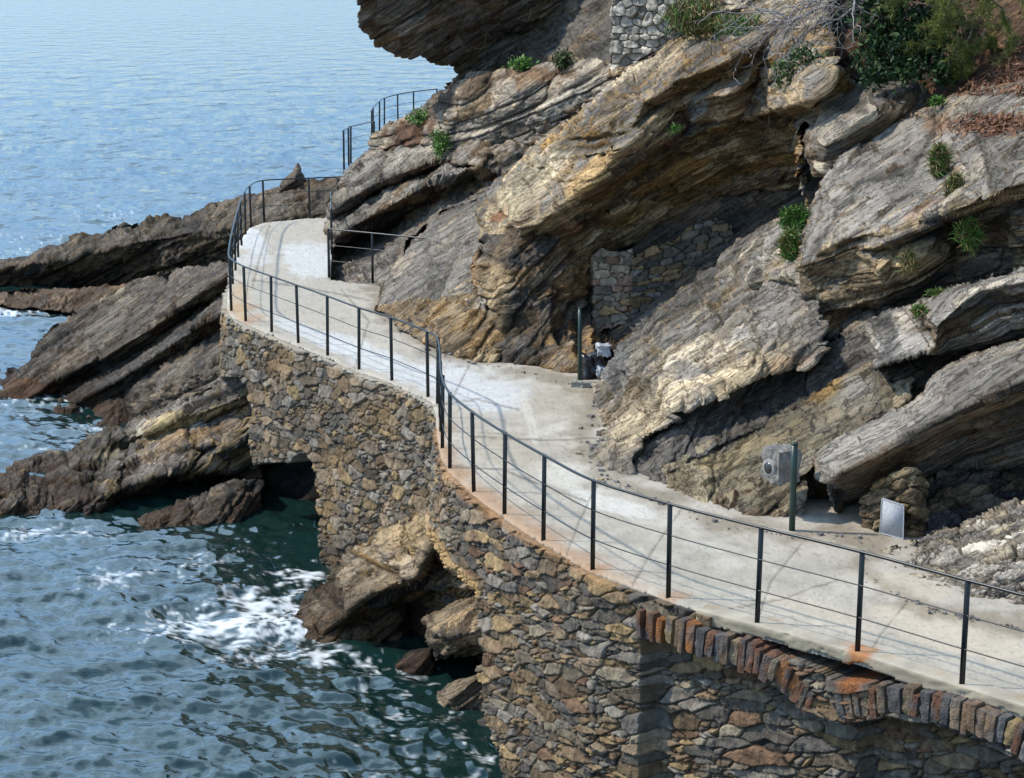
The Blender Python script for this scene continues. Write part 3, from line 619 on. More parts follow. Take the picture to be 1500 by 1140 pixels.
masonry('masonry_wall', [(925, 318, 33.5), (1090, 278, 33.3), (1090, 470, 33.0), (925, 500, 33.0)], .25, .10, [(.15, .14, .13), DG, BRN, (.10, .085, .07), (.20, .14, .08), (.12, .1, .08)], 17, .5,
        'dark squared stone wall at the back of the cave', 'stone wall', depth=.05, gap=.14, p=3.2, jit=.36, warp=.03, outline=[(926, 378), (950, 362), (985, 352), (1010, 330), (1050, 318), (1075, 330), (1078, 400), (990, 470), (926, 500)])

# ================================================================== CLIFF
def cliff(V, n, label, **k): return tag(relief('cliff', V, n, **k), label, kind='structure')
cliff([(470, 330, 50), (560, 200, 50), (660, 120, 47), (900, -72, 43), (1680, -72, 33), (1680, 900, 24), (1200, 800, 26), (1000, 700, 29.5), (850, 560, 33), (700, 500, 37), (560, 425, 44)], 11,
      'dark rear of the cliff seen in the gaps between the beds', step=4, top=(G2, DG), brk=(DBR, DG, BRN), seed=1)
cliff([(532, -73, 42.6), (528, 15, 43.2), (534, 38, 43.6), (549, 47, 43.8), (550, 62, 44.), (573, 74, 44.4), (600, 80, 44.6), (625, 80, 44.7), (641, 91, 45), (658, 95, 45.2), (667, 106, 45.4), (664, 122, 45.6), (655, 142, 46), (690, 165, 46), (760, 130, 45), (830, 108, 44.2), (900, 105, 43.2), (900, -73, 43),
       (590, 15, 43.2), (650, 45, 44.2), (700, 70, 45), (760, 50, 44.8), (830, 30, 44.2), (640, -20, 42.7)], 18,
      'rough dark overhang jutting out over the sea', seed=2, th=1.2, amp=1.1, fine=2.2, rag=5, top=(G2, BRN), brk=(DG, BRN, G2, DBR), rust=.15, blocks=.6, fs=.8,
      paint=[(800, 70, 60, 50, 40, (.22, .16, .1), .6), (875, 40, 22, 60, 0, (.42, .31, .17), .8), (600, 10, 45, 18, 20, (.17, .16, .15), .6), (885, 80, 20, 25, 0, TAN, .6)])
cliff([(543, 215, 47), (546, 192, 47), (562, 186, 46.5), (605, 165, 45.5), (628, 157, 45), (655, 138, 43.6), (690, 108, 43), (720, 106, 42.4), (770, 102, 41.6), (830, 84, 40.4), (895, 96, 38.8), (938, 88, 38), (1003, 52, 36.8), (1003, 80, 37), (930, 118, 38), (850, 160, 39.3), (780, 195, 40.6), (700, 210, 41.8), (640, 235, 43.5), (590, 240, 45),
       (690, 130, 41.7), (770, 122, 40.5), (850, 115, 39.3), (660, 190, 42.7), (720, 160, 41.3), (800, 150, 40), (870, 130, 38.9), (600, 200, 45)], 20,
      'pale folded beds under a strip of brown soil', seed=3, amp=1.1, top=(PALE, G), brk=(PALE, TAN, G, G2, BRN), blocks=.5, fine=1.6,
      paint=[(600, 200, 55, 22, 25, SOIL, .95), (700, 128, 45, 16, 20, (.12, .085, .055), .9), (790, 112, 60, 12, 5, (.15, .09, .05), .9), (570, 205, 14, 6, 20, PALE, .7), (830, 145, 40, 18, 25, (.42, .40, .36), .7), (700, 155, 25, 10, 20, OCH, .5), (960, 85, 40, 10, 25, G2, .8), (650, 150, 25, 15, 30, (.09, .06, .04), .9)])
cliff([(492, 285, 46), (500, 262, 46.3), (520, 240, 46.6), (545, 222, 46.6), (600, 222, 45), (660, 203, 43.4), (720, 200, 41.8), (790, 182, 40.4), (870, 140, 38.6), (880, 160, 38.6), (800, 225, 39.6), (740, 260, 40), (705, 290, 40.5), (650, 315, 41.3), (600, 355, 41.6), (575, 436, 39.), (500, 436, 40.5), (480, 412, 42.5), (480, 330, 45),
       (497, 300, 44.8), (560, 262, 44), (650, 228, 42.4), (715, 215, 41.2), (500, 313, 46), (565, 276, 45.3), (655, 242, 43.6), (500, 340, 43.6), (560, 306, 43), (635, 266, 41.6), (705, 243, 40.3), (505, 365, 45.6), (570, 335, 45.2), (640, 292, 44), (700, 268, 42.5)], 19,
      'grey leaning beds between the far platform and the long smooth slab', cons=[(19, 20, 21, 22), (23, 24, 25), (26, 27, 28, 29), (30, 31, 32, 33)], seed=4, amp=1.2, top=(G, G2), brk=(G2, DG, BRN, DG), rust=.12,
      paint=[(660, 255, 35, 14, 25, (.3, .29, .28), .8), (600, 235, 50, 10, 25, (.26, .24, .21), .6), (560, 370, 60, 20, 30, DG, .6)])
E_ = cliff([(553, 452, 36.3), (560, 420, 37.6), (575, 390, 38.5), (610, 345, 39.3), (640, 318, 39.6), (706, 285, 39.2), (716, 350, 36), (722, 405, 34.3), (702, 436, 33.6), (640, 446, 34.2), (600, 470, 34.4), (585, 480, 34.3)], 12,
      'broad grey slab rising beside the narrow middle of the path', seed=5, amp=.8, blocks=.5, fine=1.5, top=(G, G2), brk=(G, G2, BRN, TAN), rust=.1)
cliff([(553, 452, 36.2), (600, 436, 35.2), (640, 436, 34.2), (702, 424, 33.6), (735, 380, 34), (742, 480, 32.3), (722, 528, 31.5), (690, 526, 31.6), (640, 512, 32.4), (600, 486, 33.8), (580, 476, 34.4),
       (620, 462, 34.0), (690, 462, 32.6), (640, 500, 32.6)], 11,
      'broken brown ledge at the foot of the grey slab', seed=6, amp=1.2, brk=(BRN, TAN, OCH, G2, DG), top=(TAN, BRN), rust=.3, paint=[(560, 462, 12, 8, 0, DG, .8), (715, 440, 20, 22, 30, (.4, .39, .37), .8), (645, 450, 8, 12, 0, OCH, .8), (700, 500, 20, 12, 30, (.36, .22, .1), .7)])
# long bed with smooth top and ochre front
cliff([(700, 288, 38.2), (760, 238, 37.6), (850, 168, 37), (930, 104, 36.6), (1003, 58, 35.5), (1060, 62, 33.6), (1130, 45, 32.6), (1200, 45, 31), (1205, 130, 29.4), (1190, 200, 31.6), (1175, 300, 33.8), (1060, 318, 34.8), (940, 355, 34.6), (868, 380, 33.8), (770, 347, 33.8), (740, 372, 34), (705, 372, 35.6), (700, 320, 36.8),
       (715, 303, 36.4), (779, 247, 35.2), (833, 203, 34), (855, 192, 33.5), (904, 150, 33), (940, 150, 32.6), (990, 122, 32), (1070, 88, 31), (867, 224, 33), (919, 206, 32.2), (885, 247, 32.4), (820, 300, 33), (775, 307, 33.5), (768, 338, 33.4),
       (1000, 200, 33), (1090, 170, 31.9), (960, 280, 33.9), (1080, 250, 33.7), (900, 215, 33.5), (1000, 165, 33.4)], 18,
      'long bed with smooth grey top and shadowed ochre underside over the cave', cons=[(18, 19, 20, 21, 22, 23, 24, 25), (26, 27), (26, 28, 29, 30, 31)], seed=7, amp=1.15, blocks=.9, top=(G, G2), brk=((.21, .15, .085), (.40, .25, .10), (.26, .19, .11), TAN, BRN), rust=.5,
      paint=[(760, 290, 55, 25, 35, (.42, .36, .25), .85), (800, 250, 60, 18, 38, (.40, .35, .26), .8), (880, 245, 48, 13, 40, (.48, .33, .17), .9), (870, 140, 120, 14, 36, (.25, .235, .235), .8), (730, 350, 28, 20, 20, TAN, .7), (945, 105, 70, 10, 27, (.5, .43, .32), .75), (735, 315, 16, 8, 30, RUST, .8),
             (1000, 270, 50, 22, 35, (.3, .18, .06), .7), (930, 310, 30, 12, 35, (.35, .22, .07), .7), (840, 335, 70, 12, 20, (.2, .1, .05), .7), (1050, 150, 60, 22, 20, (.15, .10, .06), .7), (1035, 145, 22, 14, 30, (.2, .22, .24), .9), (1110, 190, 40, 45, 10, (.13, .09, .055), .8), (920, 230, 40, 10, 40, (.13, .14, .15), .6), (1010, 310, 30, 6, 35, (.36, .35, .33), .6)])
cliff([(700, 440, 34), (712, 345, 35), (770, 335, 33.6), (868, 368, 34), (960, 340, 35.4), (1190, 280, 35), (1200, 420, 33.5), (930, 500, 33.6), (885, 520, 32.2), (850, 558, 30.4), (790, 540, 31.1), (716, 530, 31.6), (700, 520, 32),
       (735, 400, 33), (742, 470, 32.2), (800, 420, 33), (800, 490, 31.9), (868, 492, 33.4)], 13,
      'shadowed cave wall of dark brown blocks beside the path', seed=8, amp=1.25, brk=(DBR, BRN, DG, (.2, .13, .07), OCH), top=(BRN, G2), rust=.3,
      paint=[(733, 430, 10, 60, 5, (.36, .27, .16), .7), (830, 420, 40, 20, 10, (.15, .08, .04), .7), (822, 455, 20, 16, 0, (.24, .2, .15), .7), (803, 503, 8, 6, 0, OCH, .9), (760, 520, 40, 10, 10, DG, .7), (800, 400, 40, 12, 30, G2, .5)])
# block under the ivy
tag(relief('boulder', [(1180, 190, 30), (1212, 155, 30), (1262, 126, 30), (1340, 120, 29.5), (1362, 148, 29), (1352, 172, 28.8), (1290, 200, 28.5), (1245, 232, 28.7), (1230, 266, 29), (1196, 254, 29.3), (1180, 225, 29.6), (1270, 165, 28.5), (1212, 210, 28.7), (1210, 240, 29)], 11,
      seed=9, amp=.7, blocks=.4, fine=1.8, top=(G, G2), brk=(G, G2, BRN, PALE), rust=.15, rim=.4, rimpx=30), 'rounded grey boulder wedged under the dark ivy', 'boulder')
cliff([(1122, 120, 31), (1170, 70, 30.6), (1230, 100, 30.3), (1262, 135, 30.2), (1215, 160, 30.2), (1182, 190, 30.1), (1180, 240, 30), (1182, 300, 30.2), (1178, 260, 31), (1172, 190, 31.3), (1150, 170, 31.5)], 11,
      'ochre fin of rock between the cave and the boulder', seed=10, amp=.8, brk=(TAN, OCH, G), top=(PALE, TAN), paint=[(1225, 128, 18, 14, 30, (.44, .28, .12), .8)])
cliff([(1180, -72, 33), (1410, -72, 31), (1400, 60, 30.6), (1380, 150, 29.6), (1270, 150, 30.6), (1185, 90, 31.5)], 6, 'dark earth bank behind the ivy', seed=11, brk=(DBR, SOIL, DG), top=(DBR, SOIL), step=3)
cliff([(1360, 152, 29), (1378, 100, 29.8), (1392, 40, 30.4), (1405, -72, 31.2), (1680, -72, 29), (1680, 120, 26), (1500, 135, 27.1), (1410, 160, 28.1)], 8, 'brown slope of pine needles at the upper right', seed=12, amp=.4, fine=2.6, brk=(SOIL, (.17, .085, .045), BRN, (.25, .15, .09)), top=((.12, .07, .042), (.085, .052, .034)), rust=0)
cliff([(998, -72, 36), (1003, 62, 35.2), (1060, 76, 33.4), (1130, 60, 32.3), (1205, 60, 31.2), (1215, -72, 32.5), (1100, 10, 33.4)], 6, 'pale broken top of the cliff above the cave', seed=13, top=(PALE, G), brk=(PALE, TAN, G, BRN), fine=1.6, paint=[(1030, 45, 40, 18, 20, (.3, .24, .12), .7), (1110, 75, 10, 26, -20, PALE, .8)])
# big slab at the right
cliff([(1170, 388, 26.6), (1190, 300, 28.2), (1212, 262, 28.5), (1240, 230, 28.7), (1290, 198, 28.8), (1350, 166, 28.5), (1400, 138, 28), (1500, 118, 27), (1680, 80, 25), (1680, 330, 22.6), (1500, 392, 24.3), (1365, 430, 25.3), (1290, 462, 25.9), (1265, 482, 26), (1200, 500, 26.1), (1190, 440, 26.3),
       (1180, 384, 26.1), (1240, 346, 25.6), (1288, 332, 25.2), (1302, 349, 25), (1380, 311, 24.5), (1440, 291, 24), (1500, 268, 23.3), (1680, 205, 21.6), (1250, 362, 25.7), (1310, 366, 25.25), (1390, 326, 25.4), (1500, 285, 24.3), (1680, 225, 22.4), (1290, 385, 25.05), (1340, 374, 24.85), (1300, 412, 25.15), (1420, 375, 25.2)], 16,
      'great smooth grey slab filling the right side of the cliff', cons=[(16, 17, 18, 19, 20, 21, 22, 23), (24, 25, 26, 27, 28)], seed=14, amp=.85, blocks=.7, fine=1.5, top=((.30, .278, .258), (.20, .185, .173)), brk=(G2, BRN, TAN, DG), rust=.08,
      paint=[(1325, 376, 45, 24, 30, (.55, .42, .25), .95), (1270, 418, 50, 24, 30, (.46, .35, .22), .9), (1240, 445, 50, 14, 30, TAN, .8), (1225, 465, 30, 14, 35, (.34, .18, .09), .7), (1392, 250, 12, 50, 14, (.16, .11, .07), .5), (1415, 310, 12, 55, 20, (.15, .12, .07), .5), (1460, 182, 55, 14, 8, (.28, .13, .06), .85), (1375, 182, 22, 16, 10, (.27, .15, .08), .7), (1465, 300, 40, 10, 28, PALE, .6), (1400, 410, 90, 18, 22, DBR, .7), (1360, 305, 40, 6, 25, (.3, .16, .08), .5)])
# outcrop in the middle
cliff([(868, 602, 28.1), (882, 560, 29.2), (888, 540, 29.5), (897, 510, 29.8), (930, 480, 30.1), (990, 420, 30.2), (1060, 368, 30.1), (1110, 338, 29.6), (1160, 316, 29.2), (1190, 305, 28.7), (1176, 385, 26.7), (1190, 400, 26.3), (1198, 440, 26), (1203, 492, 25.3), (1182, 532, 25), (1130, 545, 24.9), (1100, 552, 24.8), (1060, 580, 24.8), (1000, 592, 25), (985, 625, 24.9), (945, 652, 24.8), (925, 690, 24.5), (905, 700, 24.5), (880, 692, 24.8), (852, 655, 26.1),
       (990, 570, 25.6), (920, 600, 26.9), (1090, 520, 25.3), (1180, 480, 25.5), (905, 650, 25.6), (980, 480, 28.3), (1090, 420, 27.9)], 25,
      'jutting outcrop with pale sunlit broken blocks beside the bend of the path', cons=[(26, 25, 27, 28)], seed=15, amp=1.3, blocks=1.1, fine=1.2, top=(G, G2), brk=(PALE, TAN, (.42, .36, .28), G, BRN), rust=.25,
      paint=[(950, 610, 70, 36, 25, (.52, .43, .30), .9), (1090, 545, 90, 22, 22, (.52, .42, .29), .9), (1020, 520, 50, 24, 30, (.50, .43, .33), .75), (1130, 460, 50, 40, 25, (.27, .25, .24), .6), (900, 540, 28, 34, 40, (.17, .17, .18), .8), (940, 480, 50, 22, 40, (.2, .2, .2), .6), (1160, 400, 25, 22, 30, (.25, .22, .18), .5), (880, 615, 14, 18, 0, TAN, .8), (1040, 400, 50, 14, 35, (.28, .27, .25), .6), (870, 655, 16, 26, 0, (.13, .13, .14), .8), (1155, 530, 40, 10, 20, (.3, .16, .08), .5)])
cliff([(895, 695, 24.7), (1000, 595, 25.4), (1180, 528, 25.6), (1265, 468, 25.8), (1300, 450, 25.6), (1360, 545, 24.4), (1285, 540, 24.6), (1100, 632, 24.45), (975, 692, 24.1), (990, 740, 23.4), (950, 722, 23.9), (910, 704, 24.5), (1050, 625, 24.9), (1200, 550, 25.1)], 12,
      'dark recessed slate beds beneath the outcrop', seed=16, amp=.9, fs=1.8, top=((.14, .13, .125), DG), brk=(DG, (.13, .12, .115), (.11, .10, .095), DBR), rust=.08, paint=[(960, 715, 14, 10, 0, TAN, .5)])
cliff([(968, 684, 24.3), (1000, 668, 24.5), (1100, 620, 24.7), (1200, 572, 24.7), (1285, 528, 24.6), (1345, 552, 23.8), (1332, 588, 23.4), (1240, 642, 23), (1205, 665, 22.9), (1175, 700, 22.9), (1172, 782, 22.3), (1120, 775, 22.4), (1070, 768, 22.5), (985, 738, 23.3),
       (1060, 690, 23.8), (1120, 660, 23.6), (1180, 640, 23.5), (1030, 740, 23), (1110, 705, 23), (1115, 735, 22.7)], 14,
      'ochre bed face sloping down to the path behind the green post', seed=17, amp=.8, blocks=.8, top=((.30, .25, .17), (.24, .22, .19)), brk=(TAN, (.28, .23, .15), G, BRN), rust=.35,
      paint=[(1255, 575, 30, 22, 25, (.5, .48, .44), .7), (1210, 570, 30, 14, 25, (.38, .24, .09), .8), (1100, 655, 90, 16, 25, (.33, .26, .14), .7), (1040, 715, 50, 22, 30, (.33, .28, .19), .7), (1140, 725, 30, 25, 30, (.22, .19, .14), .6), (1230, 600, 60, 14, 25, (.45, .38, .28), .5)])
cliff([(1266, 478, 24.6), (1292, 461, 24.8), (1328, 452, 24.6), (1365, 428, 24.3), (1500, 390, 23), (1680, 325, 21.3), (1680, 440, 21.6), (1500, 495, 23), (1390, 520, 23.5), (1369, 512, 23.1), (1312, 529, 23.4), (1284, 538, 23.6), (1274, 505, 24.1),
       (1372, 481, 22.8), (1384, 466, 22.9), (1435, 424, 22.9), (1500, 412, 22.3), (1680, 350, 20.8)], 13,
      'pale overhanging slab with a blunt square end and a grass tuft on top', cons=[(9, 13, 14, 15, 16, 17)], seed=18, amp=.55, blocks=.4, fine=1.2, fs=1.3, rim=.12, rimpx=9, top=((.42, .395, .375), (.30, .28, .27)), brk=(G2, DG, G2, BRN), rust=.05, paint=[(1300, 500, 35, 22, 10, (.42, .40, .39), .8), (1275, 490, 8, 18, -10, PALE, .8)])
cliff([(1196, 668, 22.8), (1240, 640, 22.9), (1345, 588, 22.9), (1382, 540, 23.1), (1500, 500, 22.5), (1680, 440, 21), (1680, 720, 21.6), (1500, 735, 22.7), (1420, 716, 22.8), (1345, 714, 22.4), (1275, 722, 22.6), (1245, 748, 23), (1222, 752, 22.4), (1208, 700, 22.4),
       (1232, 690, 22), (1290, 662, 21.9), (1340, 632, 21.8), (1400, 600, 21.6), (1500, 556, 21.2), (1680, 490, 20), (1320, 680, 22.4), (1420, 640, 22.15), (1500, 620, 21.9)], 14,
      'huge leaning bed overhanging the dark alcove at the right', cons=[(14, 15, 16, 17, 18, 19)], seed=19, amp=.6, blocks=.35, fine=1.3, fs=1.2, top=((.28, .26, .24), (.19, .177, .166)), brk=(G2, (.13, .12, .11), BRN, (.16, .14, .12)), rust=.12,
      paint=[(1215, 700, 16, 45, -10, (.30, .29, .28), .7), (1300, 690, 60, 14, 25, (.15, .10, .06), .6), (1430, 650, 90, 14, 22, (.13, .095, .07), .6)])
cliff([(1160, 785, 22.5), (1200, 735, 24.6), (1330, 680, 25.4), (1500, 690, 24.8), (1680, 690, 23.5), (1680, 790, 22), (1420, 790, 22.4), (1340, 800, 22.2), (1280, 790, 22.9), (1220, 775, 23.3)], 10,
      'back of the low alcove, its shade put into dark colour', seed=20, amp=.8, top=(DG, DBR), brk=(DBR, DG, DBR), rust=.2)  # colours darkened to carry the shade of the recess
cliff([(1255, 832, 20.9), (1290, 815, 21.1), (1335, 799, 21.5), (1400, 772, 21.3), (1500, 737, 21), (1680, 680, 20), (1680, 975, 18.1), (1500, 918, 19.1), (1370, 892, 19.6), (1300, 864, 20.2), (1350, 840, 20.4), (1420, 820, 20.2), (1500, 800, 19.9), (1430, 860, 19.7), (1550, 870, 19.2)], 10,
      'low mound of flat grey stones at the right edge of the path', mode='rubble', rub=(.30, .10, [G, G2, (.30, .26, .2), (.22, .19, .15), (.38, .35, .31), (.17, .15, .13)]), seed=21, amp=.75, blocks=.8, fine=1., fs=.9, top=(G, TAN), brk=(G, TAN, G2, PALE, G), rust=.15, rag=6, paint=[(1420, 800, 40, 14, 20, PALE, .7), (1480, 770, 40, 10, 20, PALE, .6), (1352, 868, 8, 5, 0, RUST, .9)])

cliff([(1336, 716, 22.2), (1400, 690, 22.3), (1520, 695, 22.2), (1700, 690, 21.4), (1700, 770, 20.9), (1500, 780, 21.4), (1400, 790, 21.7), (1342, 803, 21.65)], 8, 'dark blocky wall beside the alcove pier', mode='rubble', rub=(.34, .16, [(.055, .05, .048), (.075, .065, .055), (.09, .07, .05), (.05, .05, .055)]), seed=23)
cliff([(1290, 505, 24.5), (1380, 480, 24.2), (1520, 455, 23.4), (1700, 400, 22), (1700, 520, 22), (1520, 560, 23), (1400, 615, 23.3), (1325, 610, 23.6)], 8, 'dark beds in the gap under the pale slab', seed=24, amp=.8, fs=1.5, top=(DG, DG), brk=(DG, DBR, BRN))

# ================================================================== SEA ROCKS
def rock(name, label, cat, V, n, **k): return tag(relief(name, V, n, **k), label, cat)
SR = dict(top=((.15, .125, .10), (.10, .085, .07)), brk=((.13, .095, .065), DG, (.17, .125, .08), DBR, (.10, .085, .07)), rust=.2)
rock('reef', 'long dark reef reaching out to sea beyond the platform', 'reef',
     [(-300, 440, 60), (-150, 410, 61), (-80, 397, 61), (0, 385, 61), (100, 351, 60), (150, 340, 60), (165, 331, 60), (185, 326, 60), (203, 333, 60), (215, 321, 59.5), (250, 315, 59), (282, 316, 58.6), (300, 301, 58), (345, 294, 57), (420, 276, 56), (500, 258, 55), (570, 250, 54), (570, 330, 53), (480, 335, 52.5), (400, 350, 53), (330, 395, 56), (230, 418, 58.5), (120, 430, 59.5), (0, 432, 60), (-150, 445, 59.5),
      (0, 396, 59.3), (120, 372, 58.2), (230, 350, 56.8), (330, 332, 54.8), (400, 322, 53.4), (480, 312, 52.6), (420, 296, 54.6), (300, 322, 56.4)], 25, cons=[(25, 26, 27, 28, 29, 30)], seed=31, amp=1.3, rag=3, **SR)
rock('sea_stack', 'small pointed rock standing up behind the platform railing', 'rock', [(408, 282, 55.6), (414, 266, 55.7), (424, 258, 55.7), (430, 246, 55.8), (437, 238, 55.8), (441, 246, 55.7), (445, 258, 55.6), (450, 280, 55.5), (431, 264, 55.2), (434, 250, 55.5)], 8, seed=32, rag=1.2, rim=.25, rimpx=7, th=1., amp=.5, **SR)
rock('rock_shelf', 'low wet brown shelf just above the waves', 'rock', [(-300, 436, 57), (-80, 433, 57.3), (0, 428, 57.2), (90, 422, 56.5), (180, 417, 54.5), (250, 404, 52), (335, 388, 50), (345, 430, 48), (250, 446, 51), (180, 455, 53.5), (110, 458, 54.3), (0, 448, 55.4), (-80, 446, 55.6), (-300, 447, 55.6)], 14, seed=33, amp=.8, rag=3, rim=.1, wet=False, top=((.17, .12, .08), (.12, .085, .06)), brk=(BRN, (.2, .12, .07), DBR), rust=.4)
rock('sea_rock', 'big humped rock of three leaning beds left of the wall corner', 'rock',
     [(-30, 580, 44.6), (0, 553, 45.2), (30, 530, 45.4), (62, 498, 46), (110, 460, 46.5), (150, 438, 46.5), (200, 413, 46.5), (250, 399, 46), (330, 384, 44.6), (352, 384, 43), (375, 600, 37), (300, 620, 39.5), (200, 636, 40.8), (150, 628, 41.3), (100, 612, 42.2), (30, 594, 43.3),
      (80, 556, 44), (150, 522, 43.9), (213, 486, 43.6), (307, 419, 42.8), (340, 398, 42.4), (88, 572, 44.6), (160, 538, 44.6), (225, 502, 44.4), (310, 440, 43.6), (340, 420, 43.4),
      (105, 592, 43), (167, 560, 42.6), (283, 483, 41.2), (340, 448, 40.2), (118, 602, 43.2), (180, 574, 43), (290, 502, 42), (345, 470, 41), (250, 560, 40.4), (330, 520, 38.8)], 16,
     cons=[(16, 17, 18, 19, 20), (21, 22, 23, 24, 25), (26, 27, 28, 29), (30, 31, 32, 33)], seed=34, amp=1.2, fine=1.6, rag=4, top=((.15, .13, .115), (.10, .088, .08)), brk=((.13, .105, .085), DG, (.15, .125, .10), DBR), rust=.15, paint=[(165, 430, 30, 14, 25, (.34, .29, .22), .8), (40, 575, 50, 18, 0, (.2, .09, .04), .7), (130, 600, 40, 10, 10, (.17, .09, .055), .6)])
rock('sea_rock', 'long low rock with ochre blocks running under the wall corner', 'rock',
     [(-300, 800, 33.5), (-300, 760, 36), (-80, 715, 37.3), (0, 690, 37.6), (60, 667, 37.9), (150, 637, 38), (180, 628, 38.2), (200, 612, 38.4), (260, 585, 38), (330, 553, 37), (368, 543, 36.4), (390, 570, 35.9), (390, 650, 35.6), (385, 705, 35.8), (345, 712, 36.4), (240, 742, 36.6), (165, 768, 35.8), (130, 772, 34.3), (60, 776, 34.1), (-80, 782, 34),
      (190, 642, 37.3), (260, 614, 36.9), (345, 588, 36), (195, 650, 37.8), (265, 626, 37.4), (350, 598, 36.5), (340, 650, 35.6), (340, 680, 35.9), (250, 690, 35.2), (160, 722, 34.9), (80, 745, 34.6), (345, 690, 36.9), (250, 708, 36.6), (165, 742, 36), (0, 725, 35), (100, 690, 36), (270, 650, 36.2)], 20,
     cons=[(20, 21, 22), (23, 24, 25), (27, 28, 29, 30), (31, 32, 33)], seed=35, amp=1.25, rag=3, top=((.24, .21, .19), (.15, .13, .115)), brk=(BRN, (.2, .15, .09), DG, (.26, .19, .10), G2), rust=.3,
     paint=[(198, 640, 22, 18, 40, (.55, .5, .42), .85), (245, 630, 50, 14, 20, (.42, .35, .2), .85), (310, 605, 50, 9, 25, (.36, .30, .17), .7), (290, 640, 60, 10, 18, (.24, .15, .07), .7), (285, 632, 30, 7, 25, (.2, .22, .25), .7), (160, 665, 25, 14, 20, (.3, .25, .14), .7), (90, 700, 60, 18, 20, (.2, .15, .10), .5)])
rock('sea_rock', 'wedge of rock at the waterline below the dark opening', 'rock',
     [(98, 790, 33.2), (150, 772, 34), (200, 760, 34.2), (280, 733, 34.6), (350, 706, 35), (378, 702, 35), (384, 745, 34.6), (366, 800, 33.6), (280, 800, 33.4), (200, 808, 32.9), (150, 806, 32.9), (112, 800, 33), (220, 780, 33.4), (300, 755, 33.9)], 12, seed=36, amp=1, rag=3, top=((.21, .185, .16), (.14, .12, .105)), brk=(BRN, DG, (.19, .15, .11), G2), rust=.2)
rock('sea_rock', 'rock at the back of the arched opening, coloured black for the dark inside', 'rock', [(340, 660, 36.8), (420, 640, 36.6), (520, 620, 35.6), (560, 900, 33), (330, 900, 34.8), (400, 795, 35.2), (470, 805, 34.3)], 5, seed=37, amp=1.2, top=((.016, .015, .014), (.012, .011, .010)), brk=((.012, .011, .010), (.018, .016, .015)), step=3, wet=False, rust=0)  # near-black colour stands in for the darkness inside the cave
rock('sea_rock', 'sunlit tan layered rock wedged between the two walls', 'rock',
     [(645, 740, 27.6), (600, 764, 28), (555, 790, 28.3), (500, 825, 28.9), (472, 848, 29.3), (452, 875, 29.2), (440, 910, 28.6), (425, 952, 28), (470, 960, 27.9), (520, 962, 27.9), (575, 965, 27.8), (640, 990, 27.4), (720, 990, 26.5), (715, 870, 26.4), (690, 850, 26.2), (640, 790, 26.6),
      (633, 797, 26.4), (613, 838, 26.6), (567, 856, 27.2), (533, 869, 27.5), (507, 893, 27.7), (470, 925, 28), (640, 815, 27.9), (617, 850, 28.2), (570, 872, 28.5), (538, 886, 28.4), (515, 908, 28.3), (510, 940, 27.8), (575, 905, 28), (600, 900, 28.6), (680, 880, 28)], 16,
     cons=[(16, 17, 18, 19, 20, 21), (22, 23, 24, 25, 26)], seed=38, amp=1.0, fine=1.3, rag=4, top=((.30, .235, .16), (.23, .19, .145)), brk=((.30, .23, .15), BRN, (.24, .19, .135), OCH, DG), rust=.3,
     paint=[(620, 780, 40, 22, 30, (.36, .26, .14), .6), (545, 920, 30, 20, 20, (.28, .21, .12), .7), (455, 920, 30, 40, 40, (.22, .18, .14), .5), (630, 900, 60, 40, 0, DG, .7)])
rock('sea_rock', 'squared tan block beside the pier of the near wall', 'rock', [(619, 906, 26.2), (637, 896, 26.3), (705, 868, 26.2), (725, 880, 25.6), (725, 945, 25.4), (680, 955, 25.7), (642, 964, 26), (630, 940, 26.1), (640, 925, 25.7), (710, 912, 25.1)], 8, cons=[(8, 9)], seed=39, amp=.7, rag=2.5, rim=.15, rimpx=8, top=((.29, .23, .155), (.23, .18, .13)), brk=(BRN, (.21, .16, .11), DG), rust=.2)
rock('sea_rock', 'dark blunt wet rock standing in the gully water', 'rock', [(582, 972, 26.7), (600, 956, 26.7), (632, 948, 26.6), (645, 1000, 26.4), (640, 1020, 26.3), (590, 1018, 26.5), (612, 975, 26.4)], 6, seed=40, amp=.5, rag=2.5, top=(DG, DG), brk=(DG, DBR), rust=.1, th=1)
rock('sea_rock', 'tan leaning block at the waterline below the squared block', 'rock', [(622, 1040, 25.5), (640, 1012, 25.5), (712, 980, 25.1), (735, 985, 24.8), (735, 1048, 24.6), (690, 1056, 25.0), (655, 1066, 25.2), (630, 1060, 25.3), (660, 1026, 25.0)], 8, seed=41, amp=.8, rag=2.5, rim=.15, rimpx=8, wet=False, top=((.28, .22, .155), (.2, .165, .125)), brk=(BRN, (.22, .17, .12), DG), rust=.2)
rock('sea_rock', 'lowest dark rock at the foot of the near wall', 'rock', [(648, 1070, 24.5), (690, 1052, 24.5), (735, 1042, 24.3), (755, 1125, 23.7), (720, 1142, 23.7), (690, 1122, 24.0), (660, 1106, 24.2), (700, 1080, 24.0)], 7, seed=42, amp=.8, rag=2.5, wet=False, top=((.11, .10, .09), DG), brk=(DG, DBR, (.13, .11, .09)), rust=.1)
rock('sea_rock', 'shadowed rock behind the blocks in the gully', 'rock', [(500, 870, 29.5), (640, 800, 28.8), (760, 850, 27.8), (770, 1180, 25), (600, 1060, 27.3), (500, 985, 28.8)], 6, seed=43, amp=1, step=3, top=(DG, DBR), brk=(DBR, DG))

